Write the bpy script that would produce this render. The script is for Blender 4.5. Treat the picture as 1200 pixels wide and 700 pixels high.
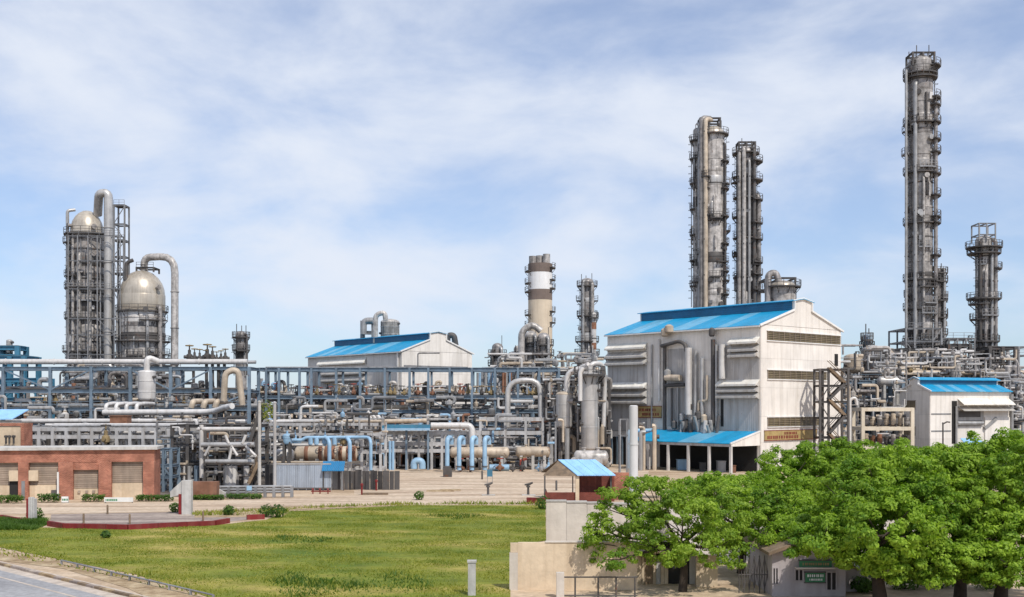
import bpy, math, random
import numpy as np
from mathutils import Vector, Matrix
R = math.radians
for o in list(bpy.data.objects): bpy.data.objects.remove(o)
sc = bpy.context.scene
COL = sc.collection
F, HC, YH = 1300.0, 10.0, 475.0        # focal length in photo pixels, camera height, horizon row

# ------------------------------------------------------------------ camera
cd = bpy.data.cameras.new('camera'); cam = bpy.data.objects.new('camera', cd); COL.objects.link(cam)
cam.location = (0, 0, HC); cam.rotation_euler = (R(90), 0, 0)
cd.sensor_width = 36; cd.lens = 36*F/1200; cd.shift_y = 125/1200
cd.clip_start = 1; cd.clip_end = 9000
sc.camera = cam
# ------------------------------------------------------------------ sky, sun, exposure
SUN = Vector((0.36, -0.60, 0.86)).normalized()
elev = math.asin(SUN.z); az = math.atan2(SUN.x, SUN.y)
wd = bpy.data.worlds.new('World'); sc.world = wd; wd.use_nodes = True
nt = wd.node_tree; nt.nodes.clear()
def N(t, k, **kw):
    n = t.nodes.new(k)
    for a, b in kw.items(): setattr(n, a, b)
    return n
out = N(nt, 'ShaderNodeOutputWorld'); bg = N(nt, 'ShaderNodeBackground')
sky = N(nt, 'ShaderNodeTexSky', sky_type='NISHITA', sun_disc=False)
sky.sun_elevation = elev; sky.sun_rotation = az; sky.altitude = 50
sky.air_density = 1.0; sky.dust_density = 0.6; sky.ozone_density = 2.5
tc = N(nt, 'ShaderNodeTexCoord'); sep = N(nt, 'ShaderNodeSeparateXYZ')
nt.links.new(tc.outputs['Generated'], sep.inputs[0])
# cloud noise in view direction space, squeezed vertically into soft wisps
mp = N(nt, 'ShaderNodeMapping'); mp.inputs['Rotation'].default_value = (0, R(9), 0); mp.inputs['Scale'].default_value = (1.6, 1.6, 3.6)
mp.inputs['Location'].default_value = (0.9, 3.3, 4.1)
nt.links.new(tc.outputs['Generated'], mp.inputs[0])
cmb = N(nt, 'ShaderNodeMapping'); cmb.inputs['Scale'].default_value = (1.4, 1.4, 2.6); cmb.inputs['Location'].default_value = (6.2, 1.1, 0.3)
nt.links.new(tc.outputs['Generated'], cmb.inputs[0])
n1 = N(nt, 'ShaderNodeTexNoise'); n1.inputs['Scale'].default_value = 2.9; n1.inputs['Detail'].default_value = 8
n1.inputs['Roughness'].default_value = 0.55; n1.inputs['Distortion'].default_value = 0.25
nt.links.new(mp.outputs[0], n1.inputs['Vector'])
n2 = N(nt, 'ShaderNodeTexNoise'); n2.inputs['Scale'].default_value = 1.6; n2.inputs['Detail'].default_value = 3
nt.links.new(cmb.outputs[0], n2.inputs['Vector'])
am = N(nt, 'ShaderNodeMath', operation='MULTIPLY_ADD'); am.inputs[1].default_value = 0.72
nt.links.new(n2.outputs[0], am.inputs[0]); nt.links.new(n1.outputs[0], am.inputs[2])
mr = N(nt, 'ShaderNodeMapRange'); mr.interpolation_type = 'SMOOTHSTEP'
mr.inputs['From Min'].default_value = 0.68; mr.inputs['From Max'].default_value = 1.10
mr.inputs['To Min'].default_value = 0.30; mr.inputs['To Max'].default_value = 0.97
nt.links.new(am.outputs[0], mr.inputs[0])
skm = N(nt, 'ShaderNodeMix', data_type='RGBA', blend_type='MULTIPLY'); skm.inputs[0].default_value = 1
nt.links.new(sky.outputs[0], skm.inputs[6]); skm.inputs[7].default_value = (0.76, 0.92, 1.14, 1)
cm = N(nt, 'ShaderNodeMix', data_type='RGBA'); nt.links.new(mr.outputs[0], cm.inputs[0])
nt.links.new(skm.outputs[2], cm.inputs[6]); cm.inputs[7].default_value = (6.5, 6.95, 7.8, 1)
nt.links.new(cm.outputs[2], bg.inputs[0]); bg.inputs[1].default_value = 0.105
nt.links.new(bg.outputs[0], out.inputs[0])
sl = bpy.data.lights.new('sun', 'SUN'); sun = bpy.data.objects.new('sun', sl); COL.objects.link(sun)
sl.energy = 3.1; sl.angle = R(0.55); sl.color = (1, 0.95, 0.87)
sun.rotation_euler = (-SUN).to_track_quat('-Z', 'Y').to_euler()
vs = sc.view_settings; vs.view_transform = 'Standard'; vs.look = 'None'; vs.exposure = 0.22; vs.gamma = 1
vs.use_curve_mapping = False
sc.render.engine = 'CYCLES'

# ------------------------------------------------------------------ placing helpers
def X(px, d): return (px-600)*d/F
def Z(py, d): return HC-(py-YH)*d/F
def D(py): return HC*F/(py-YH)
def P(px, py, d): return Vector((X(px, d), d, Z(py, d)))
def G(px, py): d = D(py); return (X(px, d), d)
def S(n, d): return n*d/F

# ------------------------------------------------------------------ materials
def mat(name, col, rough=0.6, metal=0.0, var=0.22, scale=0.6, streak=0.0, rust=0.0, rustcol=(0.16, 0.07, 0.035), bump=0.0, corr=0.0, dirt=None, spec=0.4):
    m = bpy.data.materials.new(name); m.use_nodes = True
    t = m.node_tree; b = t.nodes['Principled BSDF']
    b.inputs['Roughness'].default_value = rough; b.inputs['Metallic'].default_value = metal
    b.inputs['Specular IOR Level'].default_value = spec
    geo = N(t, 'ShaderNodeNewGeometry')
    nz = N(t, 'ShaderNodeTexNoise'); nz.inputs['Scale'].default_value = scale; nz.inputs['Detail'].default_value = 6
    nz.inputs['Roughness'].default_value = 0.65
    t.links.new(geo.outputs['Position'], nz.inputs['Vector'])
    rp = N(t, 'ShaderNodeMapRange'); rp.inputs['From Min'].default_value = 0.3; rp.inputs['From Max'].default_value = 0.7
    rp.inputs['To Min'].default_value = 1-var; rp.inputs['To Max'].default_value = 1+var*0.7
    t.links.new(nz.outputs[0], rp.inputs[0])
    oi = N(t, 'ShaderNodeObjectInfo')
    orr = N(t, 'ShaderNodeMapRange'); orr.inputs['To Min'].default_value = 1-var*0.5; orr.inputs['To Max'].default_value = 1+var*0.4
    t.links.new(oi.outputs['Random'], orr.inputs[0])
    mm = N(t, 'ShaderNodeMath', operation='MULTIPLY'); t.links.new(rp.outputs[0], mm.inputs[0]); t.links.new(orr.outputs[0], mm.inputs[1])
    mx = N(t, 'ShaderNodeMix', data_type='RGBA', blend_type='MULTIPLY'); mx.inputs[0].default_value = 1
    mx.inputs[6].default_value = (*col, 1); t.links.new(mm.outputs[0], mx.inputs[7])
    last = mx.outputs[2]
    if streak:
        mpn = N(t, 'ShaderNodeMapping'); mpn.inputs['Scale'].default_value = (1.5, 1.5, 0.10)
        t.links.new(geo.outputs['Position'], mpn.inputs[0])
        sn = N(t, 'ShaderNodeTexNoise'); sn.inputs['Scale'].default_value = 1.2; sn.inputs['Detail'].default_value = 5
        t.links.new(mpn.outputs[0], sn.inputs['Vector'])
        sr = N(t, 'ShaderNodeMapRange'); sr.inputs['From Min'].default_value = 0.48; sr.inputs['From Max'].default_value = 0.72
        sr.inputs['To Max'].default_value = streak
        t.links.new(sn.outputs[0], sr.inputs[0])
        m2 = N(t, 'ShaderNodeMix', data_type='RGBA'); t.links.new(sr.outputs[0], m2.inputs[0])
        t.links.new(last, m2.inputs[6]); dc = dirt or (0.10, 0.085, 0.07); m2.inputs[7].default_value = (*dc, 1); last = m2.outputs[2]
    if rust:
        rn = N(t, 'ShaderNodeTexNoise'); rn.inputs['Scale'].default_value = 0.9; rn.inputs['Detail'].default_value = 8; rn.inputs['Roughness'].default_value = 0.7
        av = N(t, 'ShaderNodeVectorMath', operation='ADD'); av.inputs[1].default_value = (17, 31, 5)
        t.links.new(geo.outputs['Position'], av.inputs[0]); t.links.new(av.outputs[0], rn.inputs['Vector'])
        rr = N(t, 'ShaderNodeMapRange'); rr.inputs['From Min'].default_value = 0.66-0.3*rust; rr.inputs['From Max'].default_value = 0.74-0.2*rust
        t.links.new(rn.outputs[0], rr.inputs[0])
        m3 = N(t, 'ShaderNodeMix', data_type='RGBA'); t.links.new(rr.outputs[0], m3.inputs[0])
        t.links.new(last, m3.inputs[6]); m3.inputs[7].default_value = (*rustcol, 1); last = m3.outputs[2]
    t.links.new(last, b.inputs['Base Color'])
    if corr:      # trapezoid sheet ribs, fine relief in the object's own axes
        tx = N(t, 'ShaderNodeTexCoord'); sp = N(t, 'ShaderNodeSeparateXYZ'); t.links.new(tx.outputs['Object'], sp.inputs[0])
        ad = N(t, 'ShaderNodeMath', operation='ADD'); t.links.new(sp.outputs[0], ad.inputs[0]); t.links.new(sp.outputs[1], ad.inputs[1])
        ml = N(t, 'ShaderNodeMath', operation='MULTIPLY'); ml.inputs[1].default_value = 2*math.pi/corr; t.links.new(ad.outputs[0], ml.inputs[0])
        si = N(t, 'ShaderNodeMath', operation='SINE'); t.links.new(ml.outputs[0], si.inputs[0])
        bp = N(t, 'ShaderNodeBump'); bp.inputs['Strength'].default_value = 0.28; bp.inputs['Distance'].default_value = 0.04
        t.links.new(si.outputs[0], bp.inputs['Height']); t.links.new(bp.outputs[0], b.inputs['Normal'])
    elif bump:
        bn = N(t, 'ShaderNodeTexNoise'); bn.inputs['Scale'].default_value = 4.0; bn.inputs['Detail'].default_value = 5
        t.links.new(geo.outputs['Position'], bn.inputs['Vector'])
        bp = N(t, 'ShaderNodeBump'); bp.inputs['Strength'].default_value = bump; bp.inputs['Distance'].default_value = 0.1
        t.links.new(bn.outputs[0], bp.inputs['Height']); t.links.new(bp.outputs[0], b.inputs['Normal'])
    return m
def leafmat(name, c1, c2, trans=0.35):
    m = bpy.data.materials.new(name); m.use_nodes = True; t = m.node_tree; t.nodes.clear()
    o = N(t, 'ShaderNodeOutputMaterial'); g = N(t, 'ShaderNodeNewGeometry')
    nz = N(t, 'ShaderNodeTexNoise'); nz.inputs['Scale'].default_value = 0.45; nz.inputs['Detail'].default_value = 3
    t.links.new(g.outputs['Position'], nz.inputs['Vector'])
    ad = N(t, 'ShaderNodeMath', operation='MULTIPLY_ADD'); ad.inputs[1].default_value = 0.5
    t.links.new(g.outputs['Random Per Island'], ad.inputs[0])
    s2 = N(t, 'ShaderNodeMapRange'); s2.inputs['From Min'].default_value = 0.35; s2.inputs['From Max'].default_value = 0.65; s2.inputs['To Max'].default_value = 0.55
    t.links.new(nz.outputs[0], s2.inputs[0]); t.links.new(s2.outputs[0], ad.inputs[2])
    mx = N(t, 'ShaderNodeMix', data_type='RGBA'); t.links.new(ad.outputs[0], mx.inputs[0])
    mx.inputs[6].default_value = (*c1, 1); mx.inputs[7].default_value = (*c2, 1)
    df = N(t, 'ShaderNodeBsdfPrincipled'); df.inputs['Roughness'].default_value = 0.55; df.inputs['Specular IOR Level'].default_value = 0.25
    t.links.new(mx.outputs[2], df.inputs['Base Color'])
    tr = N(t, 'ShaderNodeBsdfTranslucent')
    br = N(t, 'ShaderNodeMix', data_type='RGBA', blend_type='MULTIPLY'); br.inputs[0].default_value = 1; br.inputs[7].default_value = (1.5, 1.7, 0.6, 1)
    t.links.new(mx.outputs[2], br.inputs[6]); t.links.new(br.outputs[2], tr.inputs['Color'])
    ms = N(t, 'ShaderNodeMixShader'); ms.inputs[0].default_value = trans
    t.links.new(df.outputs[0], ms.inputs[1]); t.links.new(tr.outputs[0], ms.inputs[2]); t.links.new(ms.outputs[0], o.inputs[0])
    return m
def groundmat(name, cols, scale, detail_scale=3.0, bump=0.3, bands=None):
    """three tones mixed by two noises"""
    m = bpy.data.materials.new(name); m.use_nodes = True; t = m.node_tree; b = t.nodes['Principled BSDF']
    b.inputs['Roughness'].default_value = 0.9; b.inputs['Specular IOR Level'].default_value = 0.2
    g = N(t, 'ShaderNodeNewGeometry')
    vec = g.outputs['Position']
    if bands:
        mpn = N(t, 'ShaderNodeMapping'); mpn.inputs['Scale'].default_value = bands; t.links.new(vec, mpn.inputs[0]); vec = mpn.outputs[0]
    a = N(t, 'ShaderNodeTexNoise'); a.inputs['Scale'].default_value = scale; a.inputs['Detail'].default_value = 6; a.inputs['Roughness'].default_value = 0.62
    t.links.new(vec, a.inputs['Vector'])
    c = N(t, 'ShaderNodeTexNoise'); c.inputs['Scale'].default_value = detail_scale; c.inputs['Detail'].default_value = 5; c.inputs['Roughness'].default_value = 0.7
    t.links.new(g.outputs['Position'], c.inputs['Vector'])
    rp = N(t, 'ShaderNodeValToRGB'); el = rp.color_ramp.elements
    el[0].position = 0.34; el[0].color = (*cols[0], 1); el[1].position = 0.66; el[1].color = (*cols[2], 1)
    e = el.new(0.5); e.color = (*cols[1], 1)
    t.links.new(a.outputs[0], rp.inputs[0])
    r2 = N(t, 'ShaderNodeMapRange'); r2.inputs['From Min'].default_value = 0.3; r2.inputs['From Max'].default_value = 0.7
    r2.inputs['To Min'].default_value = 0.72; r2.inputs['To Max'].default_value = 1.22; t.links.new(c.outputs[0], r2.inputs[0])
    mx = N(t, 'ShaderNodeMix', data_type='RGBA', blend_type='MULTIPLY'); mx.inputs[0].default_value = 1
    t.links.new(rp.outputs[0], mx.inputs[6]); t.links.new(r2.outputs[0], mx.inputs[7]); t.links.new(mx.outputs[2], b.inputs['Base Color'])
    bp = N(t, 'ShaderNodeBump'); bp.inputs['Strength'].default_value = bump; bp.inputs['Distance'].default_value = 0.08
    t.links.new(c.outputs[0], bp.inputs['Height']); t.links.new(bp.outputs[0], b.inputs['Normal'])
    return m
def brickmat(name, c1, c2, mortar):
    m = bpy.data.materials.new(name); m.use_nodes = True; t = m.node_tree; b = t.nodes['Principled BSDF']
    b.inputs['Roughness'].default_value = 0.85; b.inputs['Specular IOR Level'].default_value = 0.2
    g = N(t, 'ShaderNodeNewGeometry'); sp = N(t, 'ShaderNodeSeparateXYZ'); t.links.new(g.outputs['Position'], sp.inputs[0])
    ad = N(t, 'ShaderNodeMath', operation='ADD'); t.links.new(sp.outputs[0], ad.inputs[0]); t.links.new(sp.outputs[1], ad.inputs[1])
    cb = N(t, 'ShaderNodeCombineXYZ'); t.links.new(ad.outputs[0], cb.inputs[0]); t.links.new(sp.outputs[2], cb.inputs[1])
    k = N(t, 'ShaderNodeTexBrick'); k.inputs['Scale'].default_value = 1; k.inputs['Brick Width'].default_value = 0.30; k.inputs['Row Height'].default_value = 0.11
    k.inputs['Mortar Size'].default_value = 0.014; k.inputs['Color1'].default_value = (*c1, 1); k.inputs['Color2'].default_value = (*c2, 1); k.inputs['Mortar'].default_value = (*mortar, 1)
    t.links.new(cb.outputs[0], k.inputs['Vector'])
    nz = N(t, 'ShaderNodeTexNoise'); nz.inputs['Scale'].default_value = 0.8; nz.inputs['Detail'].default_value = 6; t.links.new(g.outputs['Position'], nz.inputs['Vector'])
    r = N(t, 'ShaderNodeMapRange'); r.inputs['From Min'].default_value = 0.3; r.inputs['From Max'].default_value = 0.7; r.inputs['To Min'].default_value = 0.65; r.inputs['To Max'].default_value = 1.2
    t.links.new(nz.outputs[0], r.inputs[0])
    mx = N(t, 'ShaderNodeMix', data_type='RGBA', blend_type='MULTIPLY'); mx.inputs[0].default_value = 1
    t.links.new(k.outputs[0], mx.inputs[6]); t.links.new(r.outputs[0], mx.inputs[7]); t.links.new(mx.outputs[2], b.inputs['Base Color'])
    return m
M = dict(
    shell_dark=mat('weathered_grey_insulation', (0.31, 0.285, 0.27), 0.45, 0.12, 0.55, 0.9, 0.7, 0.15, dirt=(0.05, 0.045, 0.04)),
    shell=mat('dull_aluminium_cladding', (0.46, 0.425, 0.395), 0.42, 0.12, 0.55, 0.9, 0.65, 0.1, dirt=(0.09, 0.08, 0.07)),
    shell_light=mat('pale_aluminium_cladding', (0.52, 0.50, 0.48), 0.40, 0.35, 0.22, 0.4, 0.45, 0.0, dirt=(0.16, 0.14, 0.12)),
    dome=mat('bronzed_aluminium_dome', (0.50, 0.44, 0.36), 0.36, 0.35, 0.25, 0.3, 0.35, 0.0, dirt=(0.14, 0.10, 0.07)),
    pipe_white=mat('pale_pipe_cladding', (0.66, 0.63, 0.60), 0.42, 0.15, 0.18, 0.5, 0.35, 0.06, dirt=(0.25, 0.20, 0.15)),
    pipe_grey=mat('grey_pipe_cladding', (0.42, 0.41, 0.40), 0.42, 0.35, 0.3, 0.5, 0.4, 0.08, dirt=(0.1, 0.09, 0.08)),
    pipe_tan=mat('stained_tan_pipe', (0.52, 0.43, 0.33), 0.55, 0.1, 0.3, 0.6, 0.4, 0.2, dirt=(0.14, 0.09, 0.06)),
    pipe_dark=mat('dark_sooty_pipe', (0.10, 0.092, 0.088), 0.6, 0.2, 0.35, 0.6, 0.3, 0.25),
    pipe_blue=mat('light_blue_pipe_paint', (0.31, 0.48, 0.64), 0.42, 0.0, 0.2, 0.7, 0.3, 0.04, dirt=(0.12, 0.2, 0.28)),
    pipe_rust=mat('rusty_pipe', (0.27, 0.13, 0.08), 0.8, 0.0, 0.4, 0.9, 0.4, 0.5),
    steel_blue=mat('blue_grey_steel_paint', (0.175, 0.235, 0.295), 0.55, 0.05, 0.3, 0.5, 0.35, 0.12, dirt=(0.07, 0.08, 0.09)),
    steel_teal=mat('teal_steel_paint', (0.055, 0.20, 0.31), 0.55, 0.05, 0.3, 0.5, 0.3, 0.1),
    steel_dark=mat('dark_steel', (0.10, 0.092, 0.088), 0.6, 0.15, 0.4, 0.5, 0.3, 0.25),
    steel_grey=mat('galvanised_grey_steel', (0.29, 0.29, 0.295), 0.5, 0.3, 0.3, 0.5, 0.4, 0.12),
    steel_pale=mat('pale_painted_steel', (0.47, 0.46, 0.455), 0.55, 0.0, 0.25, 0.5, 0.6, 0.1, dirt=(0.22, 0.17, 0.12)),
    concrete=mat('weathered_concrete', (0.50, 0.48, 0.45), 0.85, 0.0, 0.25, 0.8, 0.4, 0.0, bump=0.3, dirt=(0.22, 0.2, 0.18), spec=0.2),
    clad=mat('white_sheet_cladding', (0.80, 0.745, 0.68), 0.55, 0.0, 0.11, 0.3, 0.34, 0.0, corr=0.35, dirt=(0.40, 0.35, 0.29)),
    clad_grey=mat('grey_sheet_cladding', (0.46, 0.44, 0.42), 0.55, 0.0, 0.16, 0.3, 0.6, 0.03, corr=0.35, dirt=(0.20, 0.165, 0.135)),
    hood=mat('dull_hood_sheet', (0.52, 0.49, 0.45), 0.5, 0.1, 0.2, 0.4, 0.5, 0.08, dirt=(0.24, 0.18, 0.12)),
    hood_lit=mat('lit_white_hood_sheet', (0.80, 0.76, 0.68), 0.5, 0.0, 0.15, 0.4, 0.3, 0.03, dirt=(0.4, 0.3, 0.2)),  # paler copy of the hood sheet, light painted into the top hoods
    louvre=mat('brown_louvre_glass', (0.19, 0.15, 0.09), 0.4, 0.0, 0.35, 0.8, 0.3),
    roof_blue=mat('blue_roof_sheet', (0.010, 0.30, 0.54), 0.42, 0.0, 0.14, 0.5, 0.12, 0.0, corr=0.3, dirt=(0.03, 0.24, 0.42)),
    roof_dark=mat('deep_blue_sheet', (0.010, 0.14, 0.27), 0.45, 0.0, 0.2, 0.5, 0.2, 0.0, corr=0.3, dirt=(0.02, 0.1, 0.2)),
    skylight=mat('translucent_roof_sheet', (0.14, 0.41, 0.60), 0.35, 0.0, 0.2, 0.6, 0.3, 0.0, corr=0.3, dirt=(0.12, 0.28, 0.38)),
    roof_pale=mat('pale_blue_roof_sheet', (0.30, 0.55, 0.85), 0.4, 0.0, 0.12, 0.8, 0.15, 0.0, corr=0.25),
    trim=mat('white_trim', (0.78, 0.76, 0.73), 0.5, 0.0, 0.12, 0.5, 0.3, dirt=(0.45, 0.4, 0.35)),
    brick=brickmat('red_brick', (0.44, 0.155, 0.095), (0.28, 0.08, 0.05), (0.46, 0.29, 0.21)),
    brick_dark=brickmat('dark_red_brick', (0.20, 0.045, 0.03), (0.15, 0.035, 0.025), (0.2, 0.1, 0.08)),
    shutter=mat('brown_grey_shutter', (0.34, 0.265, 0.205), 0.6, 0.0, 0.2, 0.9, 0.4, 0.05),
    plaster=mat('tan_plaster', (0.62, 0.495, 0.355), 0.9, 0.0, 0.2, 0.9, 0.5, 0.0, bump=0.25, dirt=(0.38, 0.28, 0.18), spec=0.15),
    plaster_pale=mat('pale_plaster', (0.60, 0.54, 0.47), 0.9, 0.0, 0.14, 0.7, 0.35, 0.0, bump=0.25, dirt=(0.36, 0.3, 0.25), spec=0.15),
    lilac=mat('lilac_grey_wall_paint', (0.43, 0.385, 0.385), 0.8, 0.0, 0.16, 0.8, 0.4, 0.0, bump=0.15, dirt=(0.22, 0.19, 0.18)),
    red=mat('dark_red_paint', (0.20, 0.018, 0.018), 0.6, 0.0, 0.3, 0.8, 0.4, 0.0, dirt=(0.2, 0.08, 0.06)),
    red_bright=mat('red_paint', (0.34, 0.06, 0.04), 0.5, 0.0, 0.3, 1.0),
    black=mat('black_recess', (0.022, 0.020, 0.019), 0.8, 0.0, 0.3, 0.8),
    rubber=mat('black_sheet', (0.045, 0.042, 0.042), 0.6, 0.0, 0.4, 0.8, 0.5, dirt=(0.14, 0.12, 0.11)),
    yellow=mat('yellow_sign_board', (0.40, 0.29, 0.12), 0.6, 0.0, 0.25, 1.2, 0.4, 0.0, dirt=(0.30, 0.17, 0.06)),
    valve_y=mat('ochre_valve_paint', (0.30, 0.22, 0.11), 0.55, 0.1, 0.3, 1.0, 0.3, 0.25),
    signred=mat('sign_red_ink', (0.20, 0.04, 0.03), 0.6),
    signwhite=mat('sign_white_ink', (0.75, 0.75, 0.72), 0.6),
    signgreen=mat('green_board', (0.05, 0.22, 0.10), 0.6, 0.0, 0.25, 1.5),
    signblue=mat('blue_board', (0.03, 0.22, 0.42), 0.5, 0.0, 0.2, 1.0),
    bark=mat('dark_bark', (0.055, 0.040, 0.030), 0.9, 0.0, 0.4, 3.0, bump=0.5),
    wood=mat('weathered_timber', (0.22, 0.155, 0.10), 0.85, 0.0, 0.4, 1.5, 0.5, bump=0.3),
    asphalt=groundmat('grey_asphalt', ((0.26, 0.255, 0.26), (0.31, 0.305, 0.31), (0.36, 0.355, 0.355)), 0.25, 2.5, 0.15, (0.5, 0.5, 1)),
    sand=groundmat('sandy_ground', ((0.36, 0.255, 0.165), (0.48, 0.36, 0.245), (0.58, 0.46, 0.335)), 0.22, 1.8, 0.35, (0.35, 1.2, 1)),
    road=groundmat('dusty_concrete_road', ((0.35, 0.25, 0.175), (0.52, 0.405, 0.295), (0.62, 0.505, 0.385)), 0.25, 1.5, 0.15, (0.25, 1.4, 1)),
    pad=groundmat('grey_worn_pad', ((0.20, 0.16, 0.14), (0.31, 0.25, 0.215), (0.44, 0.37, 0.31)), 0.3, 1.5, 0.3, (0.3, 1.8, 1)),
    pale=groundmat('pale_concrete_yard', ((0.47, 0.395, 0.33), (0.50, 0.425, 0.355), (0.53, 0.455, 0.385)), 0.2, 1.2, 0.2),
    dim_floor=groundmat('darkened_plant_floor', ((0.07, 0.06, 0.052), (0.125, 0.105, 0.09), (0.20, 0.17, 0.14)), 0.3, 1.5, 0.3),  # darkened by colour so ground between the racks loses its sunlit look
    soil=groundmat('dry_soil', ((0.24, 0.16, 0.09), (0.38, 0.28, 0.17), (0.50, 0.40, 0.26)), 0.8, 2.5, 0.5),
    turf=groundmat('olive_turf', ((0.085, 0.14, 0.018), (0.195, 0.21, 0.03), (0.40, 0.31, 0.095)), 0.12, 0.8, 0.35, (0.5, 1.3, 1)),
    fencesheet=mat('blue_grey_corrugated_sheet', (0.40, 0.45, 0.52), 0.5, 0.25, 0.15, 0.8, 0.55, 0.05, corr=0.22, dirt=(0.16, 0.17, 0.18)),
    awningblue=mat('deep_blue_awning_sheet', (0.015, 0.17, 0.36), 0.5, 0.0, 0.12, 0.8, 0.1, corr=0.25),
    stacktan=mat('tan_stack_concrete', (0.68, 0.56, 0.42), 0.8, 0.0, 0.12, 0.3, 0.25, 0.0, dirt=(0.28, 0.2, 0.13)),
    stackwhite=mat('white_stack_paint', (0.82, 0.80, 0.78), 0.7, 0.0, 0.08, 0.4, 0.2, dirt=(0.5, 0.45, 0.4)),
    stackbrown=mat('brown_stack_paint', (0.20, 0.15, 0.125), 0.8, 0.0, 0.2, 0.4, 0.35, 0.0),
    steel_cream=mat('cream_painted_steel', (0.66, 0.58, 0.46), 0.55, 0.0, 0.15, 0.6, 0.3, 0.05, dirt=(0.35, 0.25, 0.15)),
    pole=mat('pale_pole_paint', (0.60, 0.585, 0.57), 0.6, 0.0, 0.08, 0.7, 0.3, 0.0, dirt=(0.4, 0.37, 0.33)),
    blade=leafmat('grass_blades', (0.10, 0.16, 0.018), (0.34, 0.32, 0.06), 0.3),
    leaf=leafmat('tree_leaves', (0.055, 0.15, 0.011), (0.33, 0.46, 0.045), 0.36),
    leaf_light=leafmat('light_tree_leaves', (0.085, 0.18, 0.016), (0.33, 0.44, 0.055), 0.38),
    hedge=leafmat('hedge_leaves', (0.03, 0.08, 0.012), (0.10, 0.17, 0.025), 0.3),
)

# ------------------------------------------------------------------ mesh builder
class MB:
    def __init__(s): s.v = []; s.f = []
    def quadbox(s, c, sz, rot=None):
        b = len(s.v); x, y, z = [a/2 for a in sz]; c = Vector(c)
        for i in (-1, 1):
            for j in (-1, 1):
                for k in (-1, 1):
                    p = Vector((i*x, j*y, k*z))
                    if rot is not None: p = rot @ p
                    s.v.append(tuple(c+p))
        s.f += [tuple(b+i for i in q) for q in ((0, 1, 3, 2), (4, 6, 7, 5), (0, 4, 5, 1), (2, 3, 7, 6), (0, 2, 6, 4), (1, 5, 7, 3))]
        return s
    def box(s, x0, x1, y0, y1, z0, z1): return s.quadbox(((x0+x1)/2, (y0+y1)/2, (z0+z1)/2), (abs(x1-x0), abs(y1-y0), abs(z1-z0)))
    def bar(s, p, q, w, h=None):
        p = Vector(p); q = Vector(q); d = q-p
        if d.length < 1e-6: return s
        return s.quadbox((p+q)/2, (w, h or w, d.length), d.to_track_quat('Z', 'Y').to_matrix())
    def tube(s, pts, r, n=10, bend=None, cap=True):
        pts = [Vector(p) for p in pts]
        if bend and len(pts) > 2:
            np_ = [pts[0]]
            for i in range(1, len(pts)-1):
                a, b, c = pts[i-1], pts[i], pts[i+1]
                u = (a-b); w = (c-b); k = min(bend, u.length*0.49, w.length*0.49)
                u.normalize(); w.normalize()
                for t in (0, .25, .5, .75, 1):
                    np_.append((1-t)**2*(b+u*k)+2*t*(1-t)*b+t*t*(b+w*k))
            np_.append(pts[-1]); pts = np_
        rs = [r[min(int(round(i*(len(r)-1)/(len(pts)-1))), len(r)-1)] for i in range(len(pts))] if isinstance(r, (list, tuple)) else [r]*len(pts)
        tang = []
        for i in range(len(pts)):
            t = (pts[min(i+1, len(pts)-1)]-pts[max(i-1, 0)]); tang.append(t.normalized())
        ref = Vector((0, 0, 1)) if abs(tang[0].z) < 0.9 else Vector((1, 0, 0))
        nrm = (ref-tang[0]*ref.dot(tang[0])).normalized()
        b0 = len(s.v)
        for i, p in enumerate(pts):
            nrm = (nrm-tang[i]*nrm.dot(tang[i])).normalized(); bi = tang[i].cross(nrm)
            for k in range(n):
                a = 2*math.pi*k/n; s.v.append(tuple(p+(nrm*math.cos(a)+bi*math.sin(a))*rs[i]))
        for i in range(len(pts)-1):
            for k in range(n):
                a = b0+i*n+k; b = b0+i*n+(k+1) % n; s.f.append((a, b, b+n, a+n))
        if cap:
            s.f.append(tuple(b0+k for k in range(n))[::-1]); e = b0+(len(pts)-1)*n; s.f.append(tuple(e+k for k in range(n)))
        return s
    def lathe(s, prof, n=20, c=(0, 0, 0), axis='Z'):
        b0 = len(s.v)
        for r, z in prof:
            for k in range(n):
                a = 2*math.pi*k/n; u, w = r*math.cos(a), r*math.sin(a)
                p = (u, w, z) if axis == 'Z' else ((z, u, w) if axis == 'X' else (u, z, w))
                s.v.append((c[0]+p[0], c[1]+p[1], c[2]+p[2]))
        for i in range(len(prof)-1):
            for k in range(n):
                a = b0+i*n+k; b = b0+i*n+(k+1) % n
                s.f.append((a, b, b+n, a+n) if axis == 'Z' or axis == 'X' else (b, a, a+n, b+n))
        s.f.append(tuple(b0+k for k in range(n))[::-1]); e = b0+(len(prof)-1)*n; s.f.append(tuple(e+k for k in range(n)))
        return s
    def prism(s, poly, vec):
        b = len(s.v); n = len(poly); vec = Vector(vec)
        for p in poly: s.v.append(tuple(p))
        for p in poly: s.v.append(tuple(Vector(p)+vec))
        s.f.append(tuple(b+i for i in range(n))[::-1]); s.f.append(tuple(b+n+i for i in range(n)))
        for i in range(n): j = (i+1) % n; s.f.append((b+i, b+j, b+n+j, b+n+i))
        return s
    def mesh(s, name, m, smooth=False):
        me = bpy.data.meshes.new(name); me.from_pydata(s.v, [], s.f); me.materials.append(M[m] if isinstance(m, str) else m)
        if smooth:
            me.shade_smooth(); me.set_sharp_from_angle(angle=R(38))
        return me
    def build(s, name, m, parent=None, smooth=False, loc=None):
        o = bpy.data.objects.new(name, s.mesh(name, m, smooth)); COL.objects.link(o)
        if parent is not None: o.parent = parent
        if loc is not None: o.location = loc
        return o
def tag(o, label=None, cat=None, group=None, kind=None):
    if label: o['label'] = label
    if cat: o['category'] = cat
    if group: o['group'] = group
    if kind: o['kind'] = kind
    return o
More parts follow.
